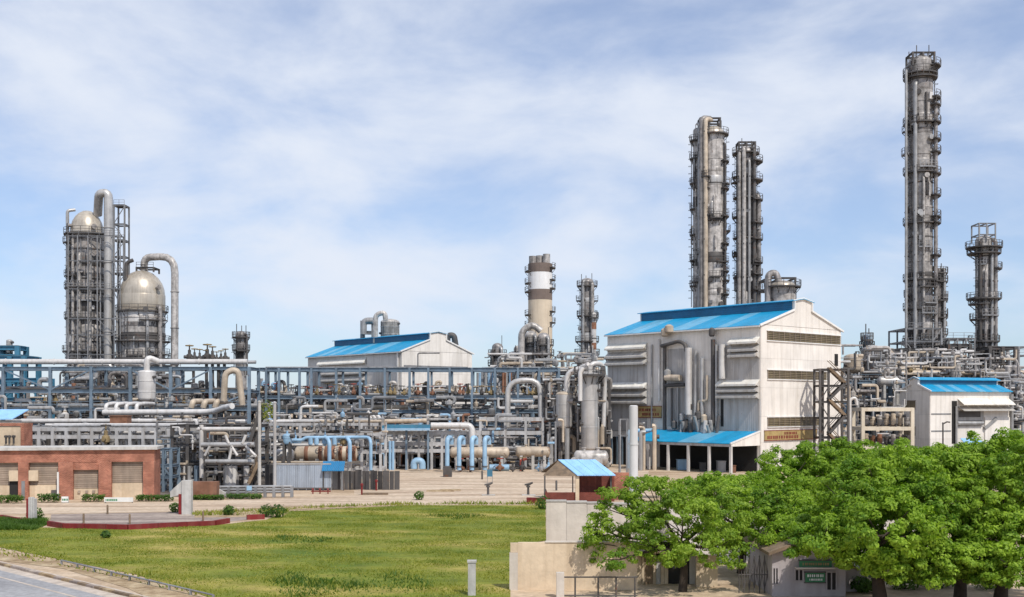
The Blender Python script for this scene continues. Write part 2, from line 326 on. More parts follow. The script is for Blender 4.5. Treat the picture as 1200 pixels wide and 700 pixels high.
def thing(name, label, cat, loc=(0, 0, 0), rz=0.0, group=None):
    o = bpy.data.objects.new(name, None); COL.objects.link(o); o.location = loc; o.rotation_euler = (0, 0, rz)
    o.empty_display_size = 0.3
    return tag(o, label, cat, group)
# shared H-section steel member, scaled per piece
UNIT = {}
def unit(m, kind='H'):
    k = (m, kind)
    if k not in UNIT:
        b = MB()
        if kind == 'H':
            t = 0.16
            pr = [(-.5, -.5), (.5, -.5), (.5, -.5+t), (t/2, -.5+t), (t/2, .5-t), (.5, .5-t), (.5, .5), (-.5, .5), (-.5, .5-t), (-t/2, .5-t), (-t/2, -.5+t), (-.5, -.5+t)]
            b.prism([(x, y, 0) for x, y in pr], (0, 0, 1))
        elif kind == 'B': b.box(-.5, .5, -.5, .5, 0, 1)
        elif kind == 'C': b.tube([(0, 0, 0), (0, 0, 1)], .5, 10)
        UNIT[k] = b.mesh('member', m, kind == 'C')
    return UNIT[k]
def member(name, m, parent, p, q, w, h=None, kind='H'):
    o = bpy.data.objects.new(name, unit(m, kind)); COL.objects.link(o); o.parent = parent
    p = Vector(p); q = Vector(q); d = q-p
    o.rotation_mode = 'QUATERNION'; o.location = p; o.rotation_quaternion = d.to_track_quat('Z', 'Y')
    o.scale = (w, h or w, d.length)
    return o
def pbox(name, m, parent, x0, x1, y0, y1, z0, z1):
    return member(name, m, parent, ((x0+x1)/2, (y0+y1)/2, z0), ((x0+x1)/2, (y0+y1)/2, z1), abs(x1-x0), abs(y1-y0), 'B') if False else MB().box(x0, x1, y0, y1, z0, z1).build(name, m, parent)
def pipe(pts, r, m, label, group=None, bend=None, name='pipe', n=10, flanges=True, cat='pipe'):
    if group and group.startswith(BGG): return bgpipe(pts, r, m, bend)
    pts = [Vector(p) for p in pts]; o0 = pts[0]
    o = MB().tube([p-o0 for p in pts], r, n, bend if bend is not None else r*3).build(name, m, None, True, o0)
    tag(o, label, cat, group)
    if flanges and r > 0.25:
        for i in range(len(pts)-1):
            d = pts[i+1]-pts[i]; L = d.length
            if L < 4: continue
            for k in range(1, int(L//9)+1):
                c = pts[i]-o0+d*(k/(int(L//9)+1)); u = d.normalized()
                MB().tube([c-u*0.09, c+u*0.09], r*1.18, n).build('band', m, o, True)
    return o
rnd = random.Random(11)
ORD = ['first', 'second', 'third', 'fourth', 'fifth', 'sixth', 'seventh', 'eighth', 'ninth', 'tenth', 'eleventh', 'twelfth', 'thirteenth', 'fourteenth', 'fifteenth', 'sixteenth']
BG = {}
def bgpipe(pts, r, m, bend=None, zone='tangle of dark pipes in the racks at the back of the plant', n=8): BG.setdefault(zone, []).append((MB().tube([Vector(p) for p in pts], r, n, bend if bend is not None else r*3), m))
BGG = ('pipes of the rear rack', 'uprights of the rear rack', 'pipes of the left rear rack', 'uprights of the left racks', 'uprights of the right plant', 'pipes of the right rack', 'riser pipes below', 'pipes of the dark frame', 'risers in the trestle')

# ------------------------------------------------------------------ ground
def sheet(name, pts, z, m, kind='structure', label=None, cat=None):
    b = MB(); b.v = [(x, y, z) for x, y in pts]; b.f = [tuple(range(len(pts)))]
    o = b.build(name, m)
    if o.data.polygons[0].normal.z < 0: o.data.flip_normals()
    tag(o, label, cat, None, kind); return o
sheet('ground', [(-3000, -300), (3000, -300), (3000, 6000), (-3000, 6000)], 0, 'sand')
sheet('service_road', [G(-120, 603), G(60, 602), G(230, 599), G(330, 593.5), G(470, 591), G(640, 591), G(760, 592), G(760, 578), G(640, 578), G(470, 579), G(330, 584), G(230, 588.5), G(100, 589.5), G(-120, 591)], 0.012, 'road')
sheet('plant_yard', [G(415, 579.5), G(640, 577.8), G(760, 577), G(760, 536), G(470, 536), G(415, 560)], 0.008, 'road')
sheet('pad', [G(58, 616), G(150, 618), G(252, 613.5), G(306, 607.5), G(300, 598.6), G(226, 600), G(60, 603)], 0.02, 'pad')
sheet('soil_verge', [G(228, 607), G(330, 606), G(345, 598), G(480, 593), G(330, 594), G(228, 600)], 0.028, 'soil')
sheet('soil_bank', [G(-40, 636), G(20, 648), G(80, 660), G(160, 676), G(235, 697), G(250, 712), G(215, 720), G(150, 690), G(75, 667), G(-40, 652)], 0.018, 'soil')
sheet('plant_floor', [(-330, 121), (X(200, 121)+6, 121), (X(318, 131), 131), (X(398, 131), 131), (X(412, 176), 176), (X(640, 173), 173), (X(720, 190), 190), (X(1000, 178), 178), (X(1400, 178), 178), (330, 420), (-330, 420)], 0.016, 'dim_floor')
turf_pts = [G(-60, 615), G(62, 619), G(150, 620.5), G(252, 616), G(312, 609.5), G(336, 600), G(470, 592.5), G(639, 592.5), G(640, 634), G(599, 640), G(597, 760), G(330, 730), G(232, 696), G(160, 674), G(76, 657), G(-60, 630)]
sheet('turf', turf_pts, 0.024, 'turf')
sheet('concrete_yard', [G(640, 592.2), G(760, 593.4), G(1100, 600), G(1100, 640), G(900, 660), G(640, 660)], 0.016, 'pale')
# asphalt road, kerb and pale footway at bottom left
a0 = Vector(G(0, 669)); a1 = Vector(G(118, 699)); dr = (a1-a0).normalized(); pn = Vector((-dr.y, dr.x))
if pn.y > 0: pn = -pn
def off(p, t, s): q = p+dr*t+pn*s; return (q.x, q.y)
sheet('asphalt_road', [off(a0, -60, 0), off(a0, 70, 0), off(a0, 70, 9), off(a0, -60, 9)], 0.03, 'asphalt')
MB().box(0, 0.1, 0, 0.1, 0, 0.1)
edge = sheet('road_marking', [off(a0, -60, 1.0), off(a0, 70, 1.0), off(a0, 70, 1.18), off(a0, -60, 1.18)], 0.036, 'pale')
sheet('footway', [off(a0, -60, -1.6), off(a0, 70, -1.6), off(a0, 70, -0.0), off(a0, -60, -0.0)], 0.026, 'pale')
kerb = thing('kerb', None, None, (a0.x, a0.y, 0)); del_ = kerb
tag(kerb, kind='structure')
kst = [MB().box(-.48, .48, -.13, .13, 0, .17).mesh('kerb_stone', mm) for mm in ('pad', 'wood', 'soil')]
rk = random.Random(4)
for i in range(46):
    t = -14+i*1.0; q = dr*t-pn*0.95
    o = bpy.data.objects.new('kerb_stone', kst[rk.choice([0, 1, 2, 2, 2])]); COL.objects.link(o); o.parent = kerb
    o.location = (q.x, q.y, rk.uniform(-.03, .0)); o.rotation_euler = (rk.uniform(-.04, .04), rk.uniform(-.03, .03), math.atan2(dr.y, dr.x)+rk.uniform(-.03, .03))
def rail_fence(p, q, n, h, m, label, name='pipe_rail', rails=(1.0,), t=0.09, cat='railing'):
    p = Vector((*p, 0)); q = Vector((*q, 0)); r = thing(name, label, cat, p); d = q-p
    for i in range(n):
        c = d*(i/(n-1)); member('post', m, r, c, c+Vector((0, 0, h)), t*1.1, kind='B')
    for f in rails: MB().tube([Vector((0, 0, h*f)), d+Vector((0, 0, h*f))], t/2, 8).build('rail', m, r, True)
    return r
rail_fence(G(72, 662), G(250, 704), 9, 0.28, 'steel_grey', 'low pale pipe rail along the grass edge above the bottom left road', t=0.1)

# grass: uncountable blades over the turf
def in_poly(x, y, poly):
    c = np.zeros(len(x), bool); n = len(poly); j = n-1
    for i in range(n):
        xi, yi = poly[i]; xj, yj = poly[j]
        k = ((yi > y) != (yj > y)) & (x < (xj-xi)*(y-yi)/(yj-yi+1e-12)+xi); c ^= k; j = i
    return c
def fastmesh(name, V, n, m, per=4):
    me = bpy.data.meshes.new(name); k = n
    me.vertices.add(len(V)); me.vertices.foreach_set('co', V.astype(np.float32).ravel())
    me.loops.add(k*per); me.loops.foreach_set('vertex_index', np.arange(k*per, dtype=np.int32))
    me.polygons.add(k); me.polygons.foreach_set('loop_start', np.arange(0, k*per, per, dtype=np.int32))
    me.update(calc_edges=True); me.validate(); me.materials.append(M[m]); return me
rg = np.random.default_rng(3)
def blades(name, poly, n, h0, h1, w, m, label, cat='grass'):
    xs = [p[0] for p in poly]; ys = [p[1] for p in poly]
    x = rg.uniform(min(xs), max(xs), n*3); y = rg.uniform(min(ys), max(ys), n*3)
    cl = np.sin(x*0.9+1.7*np.sin(y*0.5))+np.sin(y*1.3+x*0.35)
    k = in_poly(x, y, poly) & (rg.uniform(-2.2, 2.2, n*3) < cl+1.2); x = x[k][:n]; y = y[k][:n]; c = len(x)
    a = rg.uniform(0, 2*np.pi, c); h = rg.uniform(h0, h1, c)*(1+0.25*cl[k][:n]); ww = w*rg.uniform(.6, 1.4, c)
    lx = rg.normal(0, .5, c)*h; ly = rg.normal(0, .5, c)*h
    V = np.zeros((c, 3, 3)); V[:, 0] = np.stack([x-np.cos(a)*ww, y-np.sin(a)*ww, np.full(c, .02)], 1)
    V[:, 1] = np.stack([x+np.cos(a)*ww, y+np.sin(a)*ww, np.full(c, .02)], 1); V[:, 2] = np.stack([x+lx, y+ly, h], 1)
    o = bpy.data.objects.new(name, fastmesh(name, V.reshape(-1, 3), c, m, 3)); COL.objects.link(o); return tag(o, label, cat, None, 'stuff')
blades('grass', turf_pts, 120000, 0.04, 0.13, 0.03, 'blade', 'short olive green grass covering the open field')
rw = random.Random(9)
for k in range(5):
    cx_, cy_ = (rw.uniform(150, 590), rw.uniform(600, 690)); gx, gy = G(cx_, cy_); q_ = [(gx+rw.uniform(2, 4)*math.cos(a_*math.pi/4), gy+rw.uniform(1.5, 6)*math.sin(a_*math.pi/4)) for a_ in range(8)]
    blades('weed_patch', q_, 420, 0.08, 0.26, 0.045, 'hedge', ['darker weed patch in the lawn, '+w_ for w_ in ('nearest the red kerb', 'towards the middle', 'towards the road', 'towards the tan wall', 'near the service road')][k], 'weeds')
blades('verge_grass', [G(0, 609), G(50, 607), G(57, 615), G(40, 622), G(0, 622)], 9000, 0.12, 0.35, 0.05, 'hedge', 'taller dark green grass patch left of the red kerb')
blades('weeds', [G(-10, 640), G(75, 650), G(160, 668), G(240, 694), G(238, 700), G(150, 681), G(70, 664), G(-10, 650)], 1100, 0.08, 0.32, 0.06, 'blade', 'scattered weeds along the soil bank above the road')
blades('dry_weeds', [G(225, 605), G(330, 604), G(345, 597), G(480, 592), G(640, 592), G(640, 590), G(470, 590), G(225, 601)], 3500, 0.1, 0.4, 0.06, 'blade', 'straggly dry weeds between the service road and the field')

# ------------------------------------------------------------------ red kerb and left foreground
def kerb_run(pts, h, w, m, label, name='red_kerb', step=2.0):
    p0 = Vector((*pts[0], 0)); r = thing(name, label, 'kerb', p0)
    for a, b in zip(pts[:-1], pts[1:]):
        a = Vector((*a, 0))-p0; b = Vector((*b, 0))-p0; n = max(1, round((b-a).length/step)); d = (b-a)/n
        for i in range(n):
            q = a+d*i; u = d.normalized()
            MB().bar(q+u*0.015+Vector((0, 0, h/2)), q+d-u*0.015+Vector((0, 0, h/2+rnd.uniform(-.015, .015))), w, h).build('kerb_stone', m, r)
    return r
kerb_run([G(57, 616.5), G(75, 619.5), G(150, 621), G(252, 616), G(268, 613)], 0.42, 0.3, 'red', 'long dark red painted kerb between the grey pad and the grass')
kerb_run([G(289, 609.2), G(310, 608.4)], 0.42, 0.4, 'red', 'short dark red kerb block at right end of the grey pad')
kerb_run([G(-30, 607), G(4, 607.5), G(30, 612)], 0.28, 0.25, 'red', 'red kerb at the left edge beside the white gate post')
kerb_run([G(617, 590), G(639, 590.3)], 0.6, 0.3, 'red', 'low dark red wall stub left of the blue roofed shelter')
# bollards on the pad
for i, (px, py) in enumerate([(98, 614), (152, 614.5), (238, 611), (126, 603)]):
    g = G(px, py); r = tag(MB().lathe([(.09, 0), (.09, .75), (.06, .85)], 10).build('bollard', 'wood', None, True, (*g, .02)), None, 'bollard')
    r['label'] = ['short dark post behind the red kerb left of the pad', 'short dark post behind the middle of the red kerb', 'short dark post by the right end of red kerb', 'small dark post at the back of the pad below the banner'][i]
# striped white gate post at left
g = G(37, 611); d = D(611); r = thing('gate_post', 'white weathered concrete gate post with red edge at left of pad', 'post', (*g, 0))
w = S(10, d)
for i in range(4): MB().box(-w/2+i*w/4+.01, -w/2+(i+1)*w/4-.01, -.25, .25, 0, S(29, d)-abs(i-1.5)*.12).build('slab', 'concrete' if i else 'red', r)
g = G(217, 603); d = D(603); r = thing('gate_pillar', 'tall pale concrete gate pillar with sloping wing wall and red edge post', 'pillar', (*g, 0))
MB().box(-S(3, d), S(8, d), -.3, .3, 0, S(40, d)).build('pillar_shaft', 'concrete', r)
MB().prism([(-S(3, d), -.15, S(24, d)), (-S(17, d), -.15, S(20, d)), (-S(17, d), -.15, S(27, d)), (-S(3, d), -.15, S(40, d))], (0, .3, 0)).build('wing', 'concrete', r)
MB().box(-S(7, d), -S(3.4, d), -.2, .2, 0, S(24, d)).build('edge_post', 'red', r)
g = G(250, 585); d = D(585)
tag(MB().prism([(S(-3, d), 0, 0), (S(14, d), 0, 0), (S(14, d), 0, .3), (S(-3, d), 0, S(13, d))], (0, .35, 0)).build('ramp_wall', 'concrete', None, False, (*g, S(4, d))), 'small white triangular ramp wall behind the tall gate pillar', 'wall')
g = G(236, 586); tag(MB().box(-1.2, 1.6, 0, 1.2, .2, 1.9).build('crate', 'pipe_rust', None, False, (*g, 0)), 'rust brown timber stack behind the gate pillar', 'crate')
# small shrubs on the field side
def leafball(name, c, rx, ry, rz, n, size, m, label, cat='shrub', group=None, stem=True):
    c = Vector(c); r = thing(name, label, cat, (c.x, c.y, 0), 0, group)
    u = rg.normal(size=(n, 3)); u /= np.linalg.norm(u, axis=1)[:, None]; rad = rg.uniform(.45, 1.0, n)**.5
    bump_ = 1+0.18*np.sin(u[:, 0]*7+c.x)*np.sin(u[:, 2]*6+c.y)
    p = u*(rad*bump_)[:, None]*np.array([rx, ry, rz])+np.array([0, 0, c.z])
    V = leafquads(p, u, size, rg)
    o = bpy.data.objects.new('foliage', fastmesh('foliage', V, n, m)); COL.objects.link(o); o.parent = r
    if stem: MB().tube([(0, 0, 0), (0.02, 0, c.z)], [.08, .04], 6).build('stem', 'bark', r, True)
    return r
def leafquads(p, u, size, g_):
    n = len(p); nr = u+g_.normal(0, .34, (n, 3))+np.array([0, 0, .30]); nr /= np.linalg.norm(nr, axis=1)[:, None]
    a = g_.normal(size=(n, 3)); t = np.cross(nr, a); t /= np.linalg.norm(t, axis=1)[:, None]; b = np.cross(nr, t)
    s_ = size*g_.uniform(.6, 1.35, n)[:, None]; V = np.zeros((n, 4, 3))
    V[:, 0] = p-t*s_; V[:, 1] = p-b*s_*.45-nr*s_*.08; V[:, 2] = p+t*s_*.95-nr*s_*.22; V[:, 3] = p+b*s_*.45-nr*s_*.08
    return V.reshape(-1, 3)
g = G(129, 583.5); leafball('topiary_shrub', (*g, 1.75), .75, .75, .95, 900, .14, 'hedge', 'round clipped dark green shrub in front of the red brick building')
for px, py, s_, lb in [(205, 600.5, .55, 'small green shrub left of the red edge post'), (268, 604, .55, 'dark green tuft in the dry soil right of the gate pillar'), (312, 606, .7, 'green shrub at the right end of the red kerb'), (325, 607, .75, 'loose green bush at the corner of the field'), (41, 609, .7, 'dark shrub at the foot of the white gate post'), (491, 586, .6, 'lone round shrub on the sandy yard'), (636, 597, .8, 'dark weed clump where field meets the pale yard'), (124, 631, .35, 'tiny dark tuft alone in the grass field')]:
    g = G(px, py); leafball('shrub', (*g, s_*.8), s_, s_, s_*.9, 260, .13, 'hedge', lb)
def hedge(px0, px1, py, h, label):
    a = Vector(G(px0, py)); b = Vector(G(px1, py)); L = (b-a).length; n = int(L*230)
    r = thing('hedge', label, 'hedge', (a.x, a.y, 0))
    p = np.stack([rg.uniform(0, L, n), rg.normal(0, .28, n), np.abs(rg.uniform(.05, 1, n))**.6*h*(1+.15*np.sin(rg.uniform(0, 9, n)))], 1)
    o = bpy.data.objects.new('foliage', fastmesh('foliage', leafquads(p, np.tile([0, -.4, .6], (n, 1)), .13, rg), n, 'hedge')); COL.objects.link(o); o.parent = r
    for k in range(max(2, int(L/1.5))): member('stem', 'bark', r, (L*(k+.5)/max(2, int(L/1.5)), 0, 0), (L*(k+.5)/max(2, int(L/1.5)), 0, h*.7), .07, kind='C')
hedge(-6, 27, 590, .75, 'clipped hedge at far left of the brick building')
hedge(45, 70, 589, .8, 'clipped hedge under the shuttered bay beside white downpipe')
hedge(97, 122, 588, .7, 'clipped hedge left of the coloured banner')
hedge(160, 203, 587.5, .6, 'low hedge right of the banner by the brick corner')
hedge(226, 262, 586, .5, 'low hedge strip right of the gate pillar')
hedge(266, 306, 585, .5, 'low hedge strip below the tall pale lamp post')

# ------------------------------------------------------------------ red brick building
d = 119.0; bth = R(10); bX0 = X(181, d)
def bx(px): k = (px-600)/F; return (k*119.0-bX0)/(math.cos(bth)+k*math.sin(-bth))
bz = lambda py: Z(py, 119.0)
bb = thing('brick_building', 'long low red brick substation with recessed shutter bays at left', 'building', (bX0, d, 0), bth)
zt = bz(527); xr = bx(181); xl = bx(-60)
MB().box(xl, xr-.3, .35, 4.6, 0, zt-.35).build('inner_wall', 'plaster', bb)
MB().box(xl-.2, xr+.35, -.45, 4.9, zt+.01, zt+.32).build('roof', 'concrete', bb)
MB().box(xl, xr, -.1, .34, bz(541), zt).build('lintel', 'brick', bb)
for a, b, top in [(22, 34, 541), (69, 86, 541), (116, 131, 541), (168, 181, 541), (-40, -25, 541)]:
    MB().box(bx(a), bx(b), -.28, .36, 0, bz(top)-.002).build('brick_pier', 'brick', bb)
MB().box(xr-.32, xr-.003, .36, 4.6, 0, zt-.01).build('end_wall', 'brick', bb)
MB().box(bx(86), bx(116), -.06, .36, bz(550), bz(541)-.003).build('lower_lintel', 'brick', bb)
for a, b, y0, y1 in [(-25, 22, 541, 567), (34, 69, 541, 567), (86, 116, 550, 572), (131, 168, 541, 566)]:
    sh = MB(); n = int((bz(y0)-bz(y1))/.22)
    for k in range(n):
        z0 = bz(y1)+(bz(y0)-bz(y1))*k/n; z1 = bz(y1)+(bz(y0)-bz(y1))*(k+1)/n
        MB().prism([(bx(a)+.02, .30, z0+.005), (bx(a)+.02, .26, z0+.04), (bx(a)+.02, .26, z1-.03), (bx(a)+.02, .30, z1)], (bx(b)-bx(a)-.04, 0, 0)).build('shutter_slat', 'shutter', bb)
    MB().box(bx(a)+.02, bx(b)-.02, .14, .33, 0.02, bz(y1)-.01).build('lower_panel', 'plaster', bb)
MB().box(bx(68), bx(70), -.5, -.3, 0, bz(552)).build('downpipe', 'trim', bb)
MB().box(bx(26), bx(30), -.34, -.29, .0, bz(562)).build('door', 'steel_grey', bb)
MB().box(bx(60), bx(67), .0, .13, bz(579), bz(573)).build('vent_cover', 'steel_dark', bb)
MB().box(bx(11), bx(21.7), .05, .13, 0, bz(562)).build('doorway', 'black', bb)
for a, b, lb in [(11, 21.8, 'tan wall unit left of the brick pier'), (34.2, 45, 'tan wall unit right of the brick pier')]:
    MB().box(bx(a), bx(b), -.25, .19, bz(562), bz(550)).build('wall_unit', 'plaster', bb)['label'] = lb
for px in (91, 100, 108): MB().box(bx(px), bx(px+3), .0, .13, bz(577), bz(574)).build('vent', 'shutter', bb)
# set-back upper block
d2 = 128.0; ub = thing('upper_block', 'small orange trimmed block rising behind the brick roof at left edge', 'building', (0, d2, 0))
MB().box(X(-60, d2), X(24, d2), .1, 2.2, 0, Z(500, d2)).build('wall', 'plaster', ub)
MB().box(X(-60, d2), X(28.5, d2), 0, 2.3, Z(499.5, d2), Z(496, d2)).build('parapet', 'brick', ub)
MB().box(X(24, d2)+.01, X(28.5, d2)-.01, 0.01, 2.2, 0, Z(499.5, d2)-.01).build('brick_pier', 'brick', ub)
for i, px in enumerate((7, 11, 16)): tag(MB().lathe([(.12, 0), (.12, .7), (.22, .72), (.22, .95), (.05, 1.0)], 8).build('roof_vent', 'steel_dark', None, True, (X(px, 127.2), 127.2, Z(527, 119)+.33)), ORD[i]+' small dark vent from left on the brick building roof', 'vent', 'roof vents on the brick building')
# banner and boards along the road
def board(name, px, py, w, h, z0, m, label, cat='sign', marks=None, mm='signwhite', d=None):
    if d is None: g = G(px, py); d = g[1]
    r = thing(name, label, cat, (X(px, d), d, 0)); MB().box(-w/2, w/2, 0, .05, z0, z0+h).build('panel', m, r)
    for s in (-1, 1): member('post', 'steel_grey', r, (s*w*.46, .1, 0), (s*w*.46, .1, z0+h), .07, kind='B')
    if marks:
        rr = random.Random(int(px))
        for (lz, lh, l0, l1) in marks:
            x = -w/2+w*l0
            while x < -w/2+w*l1:
                cw = lh*rr.uniform(.35, .8); MB().box(x, x+cw, -.012, -.002, z0+h*lz, z0+h*lz+lh).build('letter', mm, r); x += cw+lh*.25
    return r
board('banner', 139, 590, S(34, 113), .45, .15, 'signwhite', 'long low white banner with green and blue print before brick building', 'banner', [(.2, .2, .05, .45)], 'signgreen')
board('notice_board', 76, 589.5, .7, .6, .05, 'signwhite', 'small white board with green print at roadside near brick bay', 'sign', [(.3, .2, .1, .9)], 'signgreen')
board('blue_sign', 292, 584.8, .55, .5, .9, 'pipe_blue', 'tiny light blue sign on the grey pipe fence')

# ------------------------------------------------------------------ equipment builders
def dome_prof(Rr, z0, z1, h, hb=0.0, n=6):
    pr = []
    if hb: pr += [(max(Rr*math.sin(k/n*math.pi/2), .02), z0-hb*math.cos(k/n*math.pi/2)) for k in range(n)]
    pr += [(Rr, z0), (Rr, z1)]
    pr += [(max(Rr*math.cos(k/n*math.pi/2), .02), z1+h*math.sin(k/n*math.pi/2)) for k in range(1, n+1)]
    return pr
def platform(parent, z, r0, r1, a0, a1, mf='steel_dark', rail=True):
    b = MB(); n = max(4, int((a1-a0)/20)); A = [R(a0+(a1-a0)*i/n) for i in range(n+1)]
    for i in range(n):
        q = [(r0*math.cos(A[i]), r0*math.sin(A[i]), z), (r1*math.cos(A[i]), r1*math.sin(A[i]), z), (r1*math.cos(A[i+1]), r1*math.sin(A[i+1]), z), (r0*math.cos(A[i+1]), r0*math.sin(A[i+1]), z)]
        b.prism(q, (0, 0, -.28))
    for i in range(0, n+1, 2): b.bar((r0*math.cos(A[i]), r0*math.sin(A[i]), z-1.5), (r1*math.cos(A[i]), r1*math.sin(A[i]), z-.2), .12)
    p = b.build('platform', mf, parent)
    if rail:
        b = MB()
        for i in range(n+1):
            b.bar((r1*math.cos(A[i]), r1*math.sin(A[i]), z), (r1*math.cos(A[i]), r1*math.sin(A[i]), z+1.25), .09)
            if i < n:
                for hh in (.65, 1.25): b.bar((r1*math.cos(A[i]), r1*math.sin(A[i]), z+hh), (r1*math.cos(A[i+1]), r1*math.sin(A[i+1]), z+hh), .08)
        b.build('railing', mf, p)
    return p
def ladder(parent, ang, r, z0, z1, m='steel_dark'):
    b = MB(); c = Vector((r*math.cos(R(ang)), r*math.sin(R(ang)), 0)); t = Vector((-math.sin(R(ang)), math.cos(R(ang)), 0)); o = Vector((math.cos(R(ang)), math.sin(R(ang)), 0))
    for s in (-.4, .4): b.bar(c+t*s+Vector((0, 0, z0)), c+t*s+Vector((0, 0, z1)), .09)
    z = z0
    while z < z1:
        b.bar(c-t*.4+Vector((0, 0, z)), c+t*.4+Vector((0, 0, z)), .06); z += .9
    z = z0+2.2
    while z < z1:
        for u, w in (((-.4, 0), (-.4, .7)), ((-.4, .7), (.4, .7)), ((.4, .7), (.4, 0))):
            b.bar(c+t*u[0]+o*u[1]+Vector((0, 0, z)), c+t*w[0]+o*w[1]+Vector((0, 0, z)), .07)
        z += 1.8
    b.build('ladder', m, parent)
def column(name, label, px, d, wpx, top, zb=0.0, m='shell', dome_h=None, plats=(), ladders=(), risers=(), bands=8, cat='tower', dm=None, group=None, seed=1, boxes=0, mf='steel_dark', antenna=0):
    """tall process column: shell, top head, rings, platforms, ladders, riser pipes"""
    rr = random.Random(seed); Rr = S(wpx, d)/2; zt = Z(top, d)
    t = thing(name, label, cat, (X(px, d), d, zb), 0, group); H = zt-zb
    dh = dome_h if dome_h is not None else Rr*.7
    MB().lathe([(Rr*1.12, 0), (Rr, 3.0), (Rr, H-dh)], 24).build('shell', m, t, True)
    MB().lathe(dome_prof(Rr*.998, H-dh-.02, H-dh, dh), 24).build('head', dm or m, t, True)
    for k in range(bands):
        z = 4+(H-dh-5)*(k+rr.uniform(.3, .7))/bands
        MB().lathe([(Rr*1.005, z-.16), (Rr*1.035, z-.12), (Rr*1.035, z+.12), (Rr*1.005, z+.16)], 24).build('band', mf if k % 2 else m, t, True)
    for k in range(bands):        # dark insulation lifts between the pale ones
        z = 3+(H-dh-6)*(k+rr.uniform(.1, .8))/bands; hh = rr.uniform(.8, 2.6)
        MB().lathe([(Rr*1.004, z), (Rr*1.014, z+.05), (Rr*1.014, z+hh), (Rr*1.004, z+hh+.05)], 24).build('insulation_ring', rr.choice(['shell_dark', 'steel_dark', 'shell_light', 'shell']), t, True)
    for (py, a0, a1, ext) in plats: platform(t, Z(py, d)-zb, Rr*.98, Rr+ext, a0, a1, mf)
    for (ang, p0, p1) in ladders: ladder(t, ang, Rr+.35, max(0.2, Z(p1, d)-zb), Z(p0, d)-zb, mf)
    for (ang, rp, p0, p1, mm) in risers:
        c = Vector((math.cos(R(ang)), math.sin(R(ang)), 0)); z0 = max(.1, Z(p1, d)-zb); z1 = Z(p0, d)-zb; gap = Rr+rp+.25
        MB().tube([c*gap+Vector((0, 0, z0)), c*gap+Vector((0, 0, z1)), c*(Rr*.4)+Vector((0, 0, z1+.0))], rp, 10, rp*2.5).build('riser_pipe', mm, t, True)
        z = z0+3
        while z < z1-2:
            MB().bar(c*Rr*.98+Vector((0, 0, z)), c*(gap+rp*1.2)+Vector((0, 0, z)), .18, .3).build('pipe_bracket', mf, t); z += max(6, H/9)
    for k in range(boxes):    # nozzles and manways
        a = R(rr.uniform(195, 345)); z = rr.uniform(.3, .95)*H; c = Vector((math.cos(a), math.sin(a), 0))
        MB().tube([c*Rr*.95+Vector((0, 0, z)), c*(Rr+.7)+Vector((0, 0, z))], .42, 10).tube([c*(Rr+.6)+Vector((0, 0, z)), c*(Rr+.8)+Vector((0, 0, z))], .6, 10).build('manway', rr.choice([m, mf, 'shell_light']), t, True)
    for k in range(int(H/2.6) if H > 30 else int(H/5)):     # cladding patches, junction boxes, short branch pipes
        a = R(rr.uniform(175, 365)); z = rr.uniform(.12, .97)*(H-dh); c = Vector((math.cos(a), math.sin(a), 0)); tt = Vector((-math.sin(a), math.cos(a), 0)); kind_ = rr.random()
        if kind_ < .45:
            L = rr.uniform(2, 7); q = c*(Rr+.35)+Vector((0, 0, z))
            MB().tube([c*Rr*.97+Vector((0, 0, z)), q, q-Vector((0, 0, L))+tt*0, c*Rr*.97+Vector((0, 0, z-L))], rr.uniform(.1, .26), 7, .3).build('branch_pipe', rr.choice([m, 'pipe_grey', 'pipe_white', mf, 'shell_light']), t, True)
        elif kind_ < .8:
            a0 = math.degrees(a); platform(t, z, Rr*.98, Rr+rr.uniform(.7, 1.5), a0-rr.uniform(14, 40), a0+rr.uniform(14, 40), rr.choice([mf, 'steel_grey']))
        else:
            MB().quadbox(c*(Rr+.25)+Vector((0, 0, z)), (.5, rr.uniform(.5, 1.2), rr.uniform(.6, 1.6)), Matrix.Rotation(a, 3, 'Z')).build('junction_box', rr.choice(['steel_grey', 'pipe_white', mf]), t)
    for k in range(antenna):
        a = R(30+k*67); MB().bar((Rr*.9*math.cos(a), Rr*.9*math.sin(a), H-dh), (Rr*.9*math.cos(a), Rr*.9*math.sin(a), H+rr.uniform(.8, 1.9)), .16).build('mast', mf, t)
    return t
